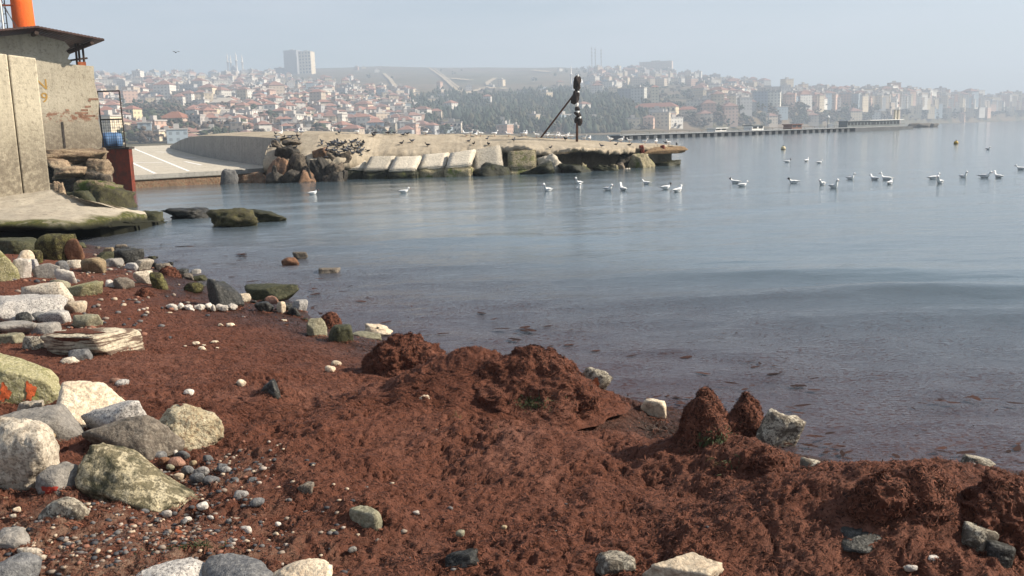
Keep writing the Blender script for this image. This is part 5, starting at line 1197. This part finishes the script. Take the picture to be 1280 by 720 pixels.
def build_terrain():
    pxs = np.arange(-260, 1501, 4.0); ts = np.r_[np.linspace(-.03, 0, 4)[:-1], np.linspace(0, .3, 34), np.linspace(.31, 1, 50), np.linspace(1.03, 1.25, 6)]
    d0, d1 = np.interp(pxs, *_D0), np.interp(pxs, *_D1); Y = d0[:, None]+(d1-d0)[:, None]*ts[None, :]
    PX = np.repeat(pxs[:, None], len(ts), 1); Z = tz(PX, Y); kx = np.array([ray(p, yh(p)).x/ray(p, yh(p)).y for p in pxs]); X = kx[:, None]*Y
    n = len(ts); i = np.arange(len(pxs)-1)[:, None]*n+np.arange(n-1)[None, :]; F = np.stack([i, i+n, i+n+1, i+1], -1).reshape(-1, 4)
    me = mesh_np('hills', np.stack([X, Y, Z], -1).reshape(-1, 3), F)
    t = NT('hill_scrub'); co = t.coord('Object')
    c = t.mix(t.rng(t.noise(co, .006, 5, .6), .42, .60), (.165, .120, .078), (.105, .095, .055))
    c = t.mix(t.rng(t.noise(co, .03, 5, .65), .50, .62), c, (.060, .062, .036))
    c = t.mix(t.rng(t.noise(t.coord('Object', (.3, 1.6, 1)), .02, 4, .6), .56, .62, 0, .6), c, (.19, .15, .105))
    t.done(c, .95, t.bump(t.noise(co, .08, 5, .7), .6, 4), .1)
    tag(obj('hills', me, t.m), kind='structure')
build_terrain()
def facade_mat():
    t = NT('town_wall'); a = t.n('Attribute'); a.attribute_name = 'Col'; uv = t.n('UVMap'); uv.uv_map = 'UVMap'; sp = t.n('SeparateXYZ'); t.l(uv.outputs[0], sp.inputs[0])
    fu = t.math('FRACT', t.math('MULTIPLY', sp.outputs[0], 1/3.4)); fv = t.math('FRACT', t.math('MULTIPLY', sp.outputs[1], 1/3.0))
    g = lambda v, lo, hi: t.math('MULTIPLY', t.math('GREATER_THAN', v, lo), t.math('LESS_THAN', v, hi))
    win = t.math('MULTIPLY', t.math('MULTIPLY', g(fu, .28, .74), g(fv, .28, .76)), t.math('GREATER_THAN', sp.outputs[1], 0.01))
    c = t.mix(t.math('MULTIPLY', win, .48), a.outputs['Color'], (.055, .06, .07))
    return t.done(c, .8, None, .2)
M['facade'] = facade_mat()
def colmat(name, rough=.85):
    t = NT(name); a = t.n('Attribute'); a.attribute_name = 'Col'; return t.done(a.outputs['Color'], rough, None, .15)
M['tint'] = colmat('painted_far_surface')
WALLC = [((.66, .62, .56), 'white'), ((.62, .52, .38), 'cream'), ((.58, .40, .31), 'salmon'), ((.42, .41, .40), 'grey'), ((.55, .45, .35), 'beige'), ((.36, .42, .46), 'bluish')]
ROOFC = [((.28, .15, .115), 'red tiled'), ((.23, .135, .11), 'brown tiled'), ((.40, .37, .34), 'flat')]
def house_geo(w, d, h, roof, rz):
    """returns wall verts/faces/uv and roof verts/faces around the base centre"""
    c, s = math.cos(rz), math.sin(rz); R = lambda x, y, z: (c*x-s*y, s*x+c*y, z)
    hw, hd = w/2, d/2; V = [R(-hw, -hd, -6), R(hw, -hd, -6), R(hw, hd, -6), R(-hw, hd, -6), R(-hw, -hd, h), R(hw, -hd, h), R(hw, hd, h), R(-hw, hd, h)]
    F = [(0, 1, 5, 4), (1, 2, 6, 5), (2, 3, 7, 6), (3, 0, 4, 7)]; UV = []
    for ln in (w, d, w, d): UV += [(0, -6), (ln, -6), (ln, h), (0, h)]
    if roof < 2:
        o = .6; rh = min(w, d)*.28; ins = min(w, d)*.42
        RV = [R(-hw-o, -hd-o, h), R(hw+o, -hd-o, h), R(hw+o, hd+o, h), R(-hw-o, hd+o, h)]
        if w >= d: RV += [R(-hw+ins, 0, h+rh), R(hw-ins, 0, h+rh)]; RF = [(0, 1, 5, 4), (1, 2, 5), (2, 3, 4, 5), (3, 0, 4), (3, 2, 1, 0)]
        else: RV += [R(0, -hd+ins, h+rh), R(0, hd-ins, h+rh)]; RF = [(0, 1, 4), (1, 2, 5, 4), (2, 3, 5), (3, 0, 4, 5), (3, 2, 1, 0)]
    else:
        o = .35; RV = [R(x, y, z) for z in (h, h+.7) for x, y in ((-hw-o, -hd-o), (hw+o, -hd-o), (hw+o, hd+o), (-hw-o, hd+o))]; RF = [(3, 2, 1, 0), (4, 5, 6, 7), (0, 1, 5, 4), (1, 2, 6, 5), (2, 3, 7, 6), (3, 0, 4, 7)]
        b = 8; x0, y0, x1, y1 = -hw*.3, -hd*.3, hw*.25, hd*.3
        RV += [R(x, y, z) for z in (h+.7, h+3.0) for x, y in ((x0, y0), (x1, y0), (x1, y1), (x0, y1))]; RF += [(b+4, b+5, b+6, b+7), (b, b+1, b+5, b+4), (b+1, b+2, b+6, b+5), (b+2, b+3, b+7, b+6), (b+3, b, b+4, b+7)]
    return V, F, UV, RV, RF
def set_uv_col(me, UV, col):
    if UV is not None:
        u = me.uv_layers.new(name='UVMap'); u.data.foreach_set('uv', np.array(UV, np.float32).ravel())
    a = me.color_attributes.new('Col', 'FLOAT_COLOR', 'POINT'); col = np.array(col, np.float32)
    a.data.foreach_set('color', (np.tile(np.r_[col, 1], (len(me.vertices), 1)) if col.ndim == 1 else np.c_[col, np.ones(len(col))]).astype(np.float32).ravel())
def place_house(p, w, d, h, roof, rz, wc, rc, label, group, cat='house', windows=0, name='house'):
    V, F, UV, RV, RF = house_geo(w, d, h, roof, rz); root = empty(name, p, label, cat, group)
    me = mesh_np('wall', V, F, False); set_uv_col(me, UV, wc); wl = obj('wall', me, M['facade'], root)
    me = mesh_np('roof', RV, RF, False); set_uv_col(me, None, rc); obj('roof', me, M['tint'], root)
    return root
def front_windows(root, w, d, h, rz, cols, rows, side=0):
    c, s = math.cos(rz), math.sin(rz)
    for i in range(cols):
        for j in range(rows):
            x = -w/2+w*(i+.5)/cols; z = h*(j+.55)/rows; m = MB(); m.box((c*x+s*(d/2+.02), s*x-c*(d/2+.02), z), (w/cols*.42, .25, h/rows*.48), rz); m.build('window', M['darkglass'], next(c_ for c_ in root.children if c_.name.startswith('wall')))
M['darkglass'] = plain('dark_window', (.035, .04, .045), .25, .2, 1)
def in_poly(x, y, P):
    r = False
    for (x0, y0), (x1, y1) in zip(P, P[1:]+P[:1]):
        if (y0 > y) != (y1 > y) and x < (x1-x0)*(y-y0)/(y1-y0)+x0: r = not r
    return r
WOOD = [(515, 128), (545, 121), (600, 124), (650, 120), (695, 113), (735, 122), (765, 124), (800, 140), (812, 158), (770, 168), (600, 168), (530, 162), (512, 145)]
BARE = [(395, 84), (720, 84), (722, 110), (690, 112), (600, 122), (540, 120), (500, 116), (440, 112), (405, 105), (335, 98), (335, 92)]
LAND = [(284, 68, 312, 100), (348, 66, 402, 97), (705, 84, 735, 116), (772, 110, 872, 152), (940, 113, 978, 142), (798, 78, 842, 94), (155, 134, 245, 172)]
def density(x, y):
    if any(a < x < c and b < y < d for a, b, c, d in LAND): return 0
    if in_poly(x, y, WOOD): return .03
    if in_poly(x, y, BARE): return .03
    top = np.interp(x, *_YC); bot = yh(x)
    if x < 530:
        return 1.0 if y < 166 else .25
    if x < 740: return .35 if y > 150 else .12
    if x < 840: return .8 if y < 143 else .12
    return .8 if y < np.interp(x, [840, 960, 1280], [141, 134, 137]) else .03
cands = []
rs = np.random.RandomState(11); tries = 0
occ = {}
while len(cands) < 1900 and tries < 34000:
    tries += 1
    x = rs.uniform(112, 1300); y = rs.uniform(np.interp(x, *_YC)+1, yh(x)-1)
    if rs.uniform() > density(x, y): continue
    Y = hit(x, y)
    if Y is None: continue
    big = (x < 350 and y < 132) or x > 740
    w = rs.uniform(11, 21) if big else rs.uniform(7, 12.5); d = w*rs.uniform(.6, 1.0); h = (rs.choice([9, 12, 15, 18]) if big else rs.choice([4, 5, 6, 8, 10]))*rs.uniform(.85, 1.05)
    if 740 < x < 960: w *= .72; h *= .70
    if x >= 960: w *= .8; h *= .78
    if x < 400: w *= .82; h *= .82
    if rs.uniform() < .04: h *= 1.5
    key = (int(x/ (w*FPX/Y*.55+1)), int(y/2.8))
    if key in occ: continue
    occ[key] = 1
    roof = (2 if rs.uniform() < .7 else 1) if big else (rs.choice([0, 1, 2, 2]))
    cands.append((w*h/Y/Y, x, Y, w, d, h, int(roof), rs.uniform(-.5, .5)+(0 if rs.uniform() < .7 else .8), rs.choice(6, p=[.30, .22, .14, .10, .16, .08]), rs.uniform(.8, 1.12)))
cands.sort(reverse=True)
def zone(x, y):
    if x < 165: return 'above the wire fence'
    if x < 260: return 'above the paved quay' if y > 132 else 'high in the western town'
    if x < 345: return 'below the large mosque' if y < 128 else 'behind the grey seawall'
    if x < 440: return 'below the tall hotel block' if y < 132 else 'behind the jetty boulders'
    if x < 540: return 'by the hill tracks' if y < 140 else 'behind the jetty blocks'
    if x < 745: return 'around the dark wood'
    if x < 845: return 'below the radio masts' if y < 118 else 'around the red roofed hall'
    if x < 945: return 'on the slope above the pier'
    if x < 1045: return 'around the cliff top hospital'
    if x < 1150: return 'above the pier head'
    return 'on the far cliffs'
n_ind = 285; WV, WF, WUV, WC, RV_, RF_, RC_ = [], [], [], [], [], [], []
for k, (_, x, Y, w, d, h, roof, rz, ci, br_) in enumerate(cands):
    p = pos(x, Y); wc = np.array(WALLC[ci][0])*br_; rc = np.array(ROOFC[roof][0])*(.85+.3*br_/1.1)
    if k < n_ind:
        big = h > 11; kind = 'apartment block' if big else 'house'; st_ = ('one', 'one', 'two', 'three', 'four', 'five', 'six', 'seven', 'eight', 'nine')[min(9, int(h/2.9))]; zn = zone(x, yh(x)-(p.z-CAM_H)/Y*FPX); lab = f'{WALLC[ci][1]} {st_} storey {kind} with a {ROOFC[roof][1]} roof {zn}'
        place_house(p, w, d, h, roof, rz, wc, rc, lab, lab, 'building' if big else 'house', name='apartment_block' if big else 'house')
    else:
        V, F, UV, RV, RF = house_geo(w, d, h, roof, rz); P = np.array(p)
        b = len(WV); WV += [np.array(v)+P for v in V]; WF += [tuple(b+i for i in f) for f in F]; WUV += UV; WC += [wc]*len(V)
        b = len(RV_); RV_ += [np.array(v)+P for v in RV]; RF_ += [tuple(b+i for i in f) for f in RF]; RC_ += [rc]*len(RV)
me = mesh_np('far_houses', WV, WF, False); set_uv_col(me, WUV, np.array(WC)); fo = obj('far_houses', me, M['facade']); tag(fo, 'mass of small distant houses filling the hillside town', 'houses', kind='stuff')
me = mesh_np('far_roofs', RV_, RF_, False); set_uv_col(me, None, np.array(RC_)); o = obj('far_roofs', me, M['tint'], fo); tag(o, kind='stuff')
# landmarks
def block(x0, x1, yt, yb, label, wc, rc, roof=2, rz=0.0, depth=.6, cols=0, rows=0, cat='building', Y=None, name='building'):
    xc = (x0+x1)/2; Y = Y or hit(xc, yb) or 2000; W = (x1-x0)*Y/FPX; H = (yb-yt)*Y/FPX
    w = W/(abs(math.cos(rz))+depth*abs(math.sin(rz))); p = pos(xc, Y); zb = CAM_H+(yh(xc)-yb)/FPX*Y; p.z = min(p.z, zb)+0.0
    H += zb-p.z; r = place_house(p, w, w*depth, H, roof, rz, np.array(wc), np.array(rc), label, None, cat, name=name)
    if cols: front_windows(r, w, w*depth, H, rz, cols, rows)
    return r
G_ = (.40, .37, .34); TR = (.28, .13, .095)
ht1 = block(381, 399, 69.5, 96, 'tall hotel block with its shaded left face painted as a grey wing, alone on the crest', (.78, .66, .48), G_, rz=-.2, depth=.8, name='tower_block', cols=4, rows=7)
ht2 = block(363, 382, 68.5, 96, 'tmp', (.33, .33, .34), G_, rz=-.2, depth=.8, name='tower_block')  # shaded left face of the same hotel, put into a grey wall colour
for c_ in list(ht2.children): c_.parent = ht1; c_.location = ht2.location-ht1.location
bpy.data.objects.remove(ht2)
block(350, 364, 89, 97, 'low dark block at the foot of the tower block', (.20, .21, .23), G_)
block(800, 841, 81, 94, 'long pale apartment terrace on the crest of the eastern hill', (.60, .50, .42), G_, depth=.3, rz=-.3)
block(789, 809, 112, 132, 'tall grey office slab with a gridded front above the red roofed hall', (.55, .54, .50), G_, rz=-.5)
block(773, 790, 113, 130, 'dark block painted as the shaded left face of the office slab', (.24, .25, .27), G_)  # the slab's shaded side put into a dark wall colour
block(814, 823, 111, 135, 'slim cream tower rising behind the red roofed hall', (.68, .60, .44), TR, 0, depth=1.0, name='clock_tower')
block(792, 848, 135, 150, 'long cream public hall with red tiled roof above the wood', (.66, .55, .38), TR, 0, rz=-.4, depth=.35, cols=9, rows=2)
block(846, 872, 138, 148, 'red roofed cream annex beside the public hall', (.60, .50, .40), TR, 0, rz=-.2)
block(858, 884, 127, 141, 'wide pale office block behind the hall annex', (.62, .58, .50), G_, rz=-.3, depth=.4)
block(941, 958, 116, 137, 'cliff top hospital half painted blue grey as its shaded side', (.30, .33, .37), G_, depth=.5)  # shade of the left part put into the wall colour
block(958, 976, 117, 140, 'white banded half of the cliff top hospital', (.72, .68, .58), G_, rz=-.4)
block(944, 974, 111, 119, 'salmon upper storeys of the cliff top hospital', (.60, .46, .38), G_, depth=.3)
block(1168, 1180, 112, 127, 'pale twin high rise above the far cliffs', (.62, .56, .52), G_, rz=-.3)
block(158, 180, 138, 157, 'cream house with dark windows seen past the wire fence', (.66, .56, .36), TR, 0, rz=-.35, cols=3, rows=3, depth=.9, name='house')
block(204, 241, 149, 165, 'pinkish house under a huge brown gable roof beside the quay', (.50, .38, .31), (.27, .12, .075), 0, rz=-.15, cols=6, rows=2, depth=.9, name='house')
block(192, 213, 160, 173, 'small bright cream house by the brown scrub', (.72, .60, .38), (.33, .14, .08), 0, rz=-.2, depth=.8, name='house')
block(240, 258, 146, 166, 'unfinished concrete frame building with dark open floors', (.40, .36, .33), G_, rz=-.2, cols=3, rows=4, depth=.8)
block(258, 292, 157, 168, 'long low pale house with red roof behind the jetty wall', (.58, .48, .38), TR, 0, rz=-.1, depth=.4, name='house')
block(126, 150, 140, 160, 'grey apartment block seen through the wire fence', (.46, .43, .40), TR, 0, rz=.2, cols=4, rows=4, depth=.8)
block(270, 301, 130, 141, 'wide pale arched hall in the middle of the western town', (.56, .50, .42), (.45, .40, .34), 0, depth=.7, name='hall')
block(392, 416, 118, 128, 'bright cream hall with a shallow gable above the western houses', (.74, .64, .48), (.55, .46, .36), 0, rz=-.1, name='hall')
block(553, 578, 154, 166, 'cream seaside villa in front of the dark wood', (.66, .58, .48), G_, depth=.4, rz=-.1, cols=5, rows=2, name='villa')
block(672, 705, 150.5, 153, 'long white low shed in front of the dark wood', (.78, .77, .75), (.75, .74, .72), depth=.2, name='shed')
for i, (x0, x1, yt, yb) in enumerate(((626, 632, 124.2, 126), (635, 641, 122.6, 124.2), (644, 651, 121, 122.6), (653, 658, 119.8, 121), (660, 671, 117.6, 119.6), (675, 691, 113.6, 116.6))):
    block(x0, x1, yt-.4, yb, 'long white shed roof in the row along the upper edge of the wood', (.80, .79, .76), (.80, .79, .76), depth=.25, name='shed')['group'] = 'white sheds above the wood'
def mosque(px, yb, mins, dome, label):
    Y = hit(px, yb) or 2200; p = pos(px, Y); s = Y/FPX; root = empty('mosque', p, label, 'mosque'); stone = M['mosque']
    for (mx, yt, w) in mins:
        h = (yb-yt)*s; x = (mx-px)*s; m = MB(); y = 8*(1 if (int(mx) % 2) else -1)
        m.tube([(x, y, -5), (x, y, h*.25), (x, y, h*.26), (x, y, h*.62), (x, y, h*.63), (x, y, h*.66), (x, y, h*.67), (x, y, h*.84), (x, y, h)], [w*s/2*1.25, w*s/2*1.2, w*s/2, w*s/2, w*s*.8, w*s*.8, w*s*.42, w*s*.4, .15], 12)
        m.build('minaret', stone, root, True)
    dx, dw, dyt = dome; x = (dx-px)*s; r = dw*s/2; h = (yb-dyt)*s
    m = MB(); m.box((x, 0, h*.25-3), (r*2.1, r*2.1, h*.5+6)); m.build('hall', stone, root)
    zz = np.linspace(0, 1, 9); m = MB(); m.tube([(x, 0, h*.5+z*h*.5) for z in zz], [max(.1, r*math.sqrt(max(0, 1-z*z))) for z in zz], 20); m.build('dome', M['lead'], root, True)
M['mosque'] = plain('pale_mosque_stone', (.72, .66, .60), .8, .05, .1); M['lead'] = plain('lead_dome', (.30, .31, .34), .6, .1, .1)
mosque(300, 99, ((291.3, 71, 2.2), (295, 72.5, 1.9), (304.3, 70.5, 2.3), (309, 72.5, 2.0)), (300, 9, 85), 'large mosque with four slim pale minarets on the crest')
M['lead_w'] = plain('white_dome', (.70, .70, .70), .6, .1, .1); _l = M['lead']; M['lead'] = M['lead_w']
mosque(717, 114, ((715.6, 85, 2.0),), (723, 13, 99), 'white mosque with a single tall minaret above the wood'); M['lead'] = _l
def antenna(px, yt, yb, label):
    Y = hit(px, yb) or 2100; p = pos(px, Y); s = Y/FPX; root = empty('radio_mast', p, label, 'mast', 'radio masts on the crest'); h = (yb-yt)*s
    m = MB(); m.tube([(0, 0, -3), (0, 0, h*.8), (0, 0, h)], [1.3, .9, .3], 6); m.build('shaft', M['mast'], root)
    for f in (.55, .7, .85): m = MB(); m.tube([(0, 0, h*f), (0, 0, h*f+3)], 1.9, 8); m.build('aerial', M['mast'], root)
    m = MB(); m.box((0, -3, 2), (8, 6, 6)); m.build('cabin', M['whitepaint'], root)
M['mast'] = plain('grey_mast', (.30, .29, .30), .7, .1, .3)
for px, yt in ((741.2, 62), (745.6, 63), (752.8, 64.5)): antenna(px, yt, 90, 'thin grey radio mast standing on the crest of the eastern hill')
def track(pts, w, label):
    P = []
    for (x0, y0), (x1, y1) in zip(pts[:-1], pts[1:]):
        for f in np.linspace(0, 1, 12, endpoint=False):
            x, y = x0+(x1-x0)*f, y0+(y1-y0)*f; Y = hit(x, y)
            if Y: P.append((x, Y))
    L_ = []; k = w
    for x, Y in P:
        dpx = k*FPX/Y/2; a, b = pos(x-dpx, Y-3, 2.2), pos(x+dpx, Y+3, 2.2); L_ += [a, b]
    me = mesh_np('dirt_track', L_, [(i, i+1, i+3, i+2) for i in range(0, len(L_)-2, 2)], False)
    o = obj('dirt_track', me, M['dirt']); tag(o, kind='structure')
M['dirt'] = plain('pale_dirt', (.42, .33, .22), .9, .1, .05)
track([(540, 89), (557, 101), (570, 113), (580, 122)], 6, ''); track([(546, 89.5), (563, 103), (583, 119)], 3, ''); track([(484, 96), (492, 104), (500, 116)], 7, '')
track([(580, 122), (600, 116), (614, 112.5), (612, 107), (623, 101)], 9, ''); track([(568, 102), (592, 104.5)], 16, ''); track([(612, 114), (640, 115)], 10, ''); track([(668, 92), (690, 94)], 14, '')
# trees
def trees_mesh(name, items, label, cat):
    V, F, C = [], [], []; n1, F1 = ico(1); n2, F2 = ico(2); b = 0; Vs, Fs, Cs = [], [], []
    more = []
    for q in items:                            # big crowns are built of many small clumps
        (p, w, h, col, con, k) = q
        if not con and w*FPX/max(p.y, 1) > 5:
            r_ = np.random.RandomState(k)
            for j_ in range(16):
                a_ = r_.normal(size=3); a_ /= np.linalg.norm(a_); a_ *= r_.uniform(.3, 1)**.5; more.append((p+Vector((a_[0]*w*.5, a_[1]*w*.5, h*.3+a_[2]*h*.35)), w*r_.uniform(.16, .36), h*r_.uniform(.16, .34), tuple(np.array(col)*r_.uniform(.7, 1.3)), False, k*17+j_))
        else: more.append(q)
    for (p, w, h, col, con, k) in more:
        n, Fx = (n2, F2) if w*FPX/max(p.y, 1) > 7 else (n1, F1)
        j = 1+.5*pnoise(n*2.3+k*3.7)+.25*np.random.RandomState(k).uniform(-1, 1, len(n)); Q = n*j[:, None]
        if con: tz_ = np.clip((Q[:, 2]+1)/2, 0, 1); Q[:, :2] *= (1.25*(1-tz_)**.8+.05)[:, None]
        Q = Q*np.array([w/2, w/2, h/2])+np.array([p.x, p.y, p.z+h*.42]); Vs.append(Q); Fs.append(Fx+b); b += len(n)
        Cs.append(np.tile(np.array(col), (len(n), 1))*np.random.RandomState(k+5).uniform(.65, 1.3, (len(n), 1)))
    me = mesh_np(name, np.vstack(Vs), np.vstack(Fs), False); set_uv_col(me, None, np.vstack(Cs)); tag(obj(name, me, M['tint']), label, cat, kind='stuff')
it = []; rs = np.random.RandomState(5)
while len(it) < 2300:
    x, y = rs.uniform(505, 815), rs.uniform(112, 168)
    if not in_poly(x, y, WOOD) or 672 < x < 706 and 149 < y < 156 or 550 < x < 580 and 151 < y < 168: continue
    Y = hit(x, y)
    if Y is None: continue
    h = rs.uniform(6, 12)*(.7+.5*rs.uniform()); it.append((pos(x, Y), h*rs.uniform(.5, .9), h, (.036, .050, .032) if rs.uniform() < .7 else (.075, .072, .045), rs.uniform() < .55, len(it)))
trees_mesh('far_wood', it, 'dark evergreen wood covering the lower slope behind the jetty', 'wood')
it = []
while len(it) < 1900:
    x = rs.uniform(110, 1300); y = rs.uniform(np.interp(x, *_YC), yh(x)-1.0)
    if in_poly(x, y, WOOD) or (in_poly(x, y, BARE) and rs.uniform() < .95): continue
    Y = hit(x, y)
    if Y is None: continue
    low = y > yh(x)-20
    h = rs.uniform(5, 11); bare = rs.uniform() < (.65 if low else .4); it.append((pos(x, Y), h*rs.uniform(.8, 1.5), h*rs.uniform(.7, 1.1), (.105, .078, .058) if bare else (.045, .055, .028), False, len(it)))
for i in range(420): 
    x = rs.uniform(158, 200); y = rs.uniform(156, 174); Y = hit(x, y)
    if Y: it.append((pos(x, Y), rs.uniform(.8, 2.2), rs.uniform(1, 3), (.12, .088, .064), rs.uniform() < .4, 3000+i))
trees_mesh('far_trees', it, 'bare and evergreen trees scattered between the town houses', 'trees')
# long pier and its pavilion
def build_pier():
    a, b = at(775, 174.5, 0), at(1131, 161.6, 0); d = (b-a); ln = d.length; rz = math.atan2(d.y, d.x); u = d.normalized()
    root = empty('long_pier', a, 'long low pier on dark piles reaching out from the far shore', 'pier', rz=rz)
    m = MB(); m.box((ln/2, 2.0, .92), (ln, 4.0, .20)); pdk = m.build('deck', M['pierconc'], root)
    m = MB(); m.box((ln/2, .02, 1.5), (ln, .06, .06)); phr = m.build('handrail', M['iron'], root)
    k = 0; x = 1.0
    while x < ln-22:
        m = MB(); m.box((x, 1.9, .15), (1.0, 3.4, 1.3)); m.build('pile', M['pierpile'], root); x += 2.35
    x = .5
    while x < ln-22:
        m = MB(); m.tube([(x, .02, 1.04), (x, .02, 1.5)], .03, 5); m.build('baluster', M['iron'], phr); x += 4.0
    m = MB(); m.box((ln-10, 2.2, .2), (26, 5.5, 1.2)); m.build('head_base', M['pierpile'], root)
    P = lambda px, off=0.0: a+u*(((px-775)/(1131-775))*ln)+Vector((-u.y, u.x, 0))*(2.0+off)
    def thing(px0, px1, yt, label, cat, wall, roof, over=.2, rh=.18, name='pavilion', glass=True, legs=False):
        p, q = P(px0), P(px1); c = (p+q)/2; w = (q-p).length; zt = at_y((px0+px1)/2, yt, c.y).z; base = 1.05
        r = empty(name, (c.x, c.y, base), label, cat, rz=rz); h = zt-base
        m = MB(); m.box((0, 0, h/2-rh/2), (w, 2.6, h-rh)); m.build('body', wall, r)
        m = MB(); m.box((0, 0, h-rh/2), (w+over*2, 3.2, rh)); m.build('roof', roof, r)
        if glass:
            n = max(2, int(w/1.4))
            for i in range(n): m = MB(); m.box((-w/2+w*(i+.5)/n, -1.31, h*.5), (w/n*.7, .05, h*.42)); m.build('window', M['darkglass'], r)
        return r
    thing(1046, 1086, 150.8, 'grey glazed pavilion low on the pier head', 'pavilion', M['pierwall'], M['pierconc'])
    thing(1084, 1126, 149.6, 'pavilion with wide pale canopy roof on the pier head', 'pavilion', M['pierwall'], M['whitepaint'], over=1.6)
    thing(920, 934, 156.6, 'small white kiosk halfway along the pier', 'kiosk', M['whitepaint'], M['pierwall'], name='kiosk')
    thing(970, 983, 155.4, 'small brown kiosk on the pier between the white ones', 'kiosk', M['pierbrown'], M['pierbrown'], name='kiosk')
    thing(877, 890, 160.2, 'tiny white kiosk near the landward end of the pier', 'kiosk', M['whitepaint'], M['whitepaint'], name='kiosk')
    c = P(1025); r = empty('harbour_light', (c.x, c.y, 1.05), 'slim white harbour light standing on the pier', 'harbour light'); h = at_y(1025, 144.5, c.y).z-1.05
    m = MB(); m.tube([(0, 0, 0), (0, 0, h*.8), (0, 0, h*.81), (0, 0, h*.86), (0, 0, h)], [.30, .22, .36, .36, .06], 12); m.build('shaft', M['whitepaint'], r, True); m = MB(); m.box((.5, 0, .5), (1.2, 1.4, 1.0)); m.build('hut', M['whitepaint'], r)
    for px in (1122.5, 1127.5):
        c = P(px, -.5); r = empty('pier_pillar', (c.x, c.y, 1.05), 'tall yellowish pillar in the pair at the end of the pier', 'pillar', 'pillars at the pier end'); h = at_y(px, 137.5, c.y).z-1.05
        m = MB(); m.box((0, 0, h/2), (.55, .55, h), rz); m.build('shaft', M['pieryellow'], r); m = MB(); m.box((0, 0, h+.06), (.7, .7, .14), rz); m.build('cap', M['pierconc'], r)
    for i, (x0, x1, yt, yb) in enumerate(((1131, 1150, 154, 160), (1144, 1164, 154, 158.6), (1158, 1174, 154, 157.6))):
        rock_at('boulder', x0, yt, x1, yb, 330, 'pierrock', f'{("high", "middle", "low")[i]} dark rock heap of the far mole beyond the pier', 700+i, 12, .6, base=-1, sub=3)
M['pierconc'] = plain('pier_concrete', (.30, .31, .31), .8, .15, .4); M['pierpile'] = plain('pier_pile', (.10, .105, .11), .8, .2, .5); M['pierwall'] = plain('pier_wall', (.16, .18, .185), .6, .2, .5)
M['pierbrown'] = plain('pier_brown', (.20, .10, .075), .8, .2, .5); M['pieryellow'] = plain('pier_yellow', (.46, .42, .34), .8, .1, .5); M['pierrock'] = plain('mole_rock', (.14, .13, .12), .9, .3, .3)
build_pier()
# the hazy air
m = MB(); m.box((0, 1950, 134), (9000, 5300, 270))
hz = m.build('haze', None); hm = bpy.data.materials.new('haze_air'); hm.use_nodes = True; ht = hm.node_tree; ht.nodes.clear()
ho = ht.nodes.new('ShaderNodeOutputMaterial'); pv = ht.nodes.new('ShaderNodeVolumePrincipled'); pv.inputs['Color'].default_value = (.72, .84, 1.0, 1); pv.inputs['Density'].default_value = 0.00062; pv.inputs['Anisotropy'].default_value = 0.1
ht.links.new(pv.outputs[0], ho.inputs['Volume']); hz.data.materials.append(hm); tag(hz, 'thin pale haze hanging over sea and town', 'haze', kind='stuff')
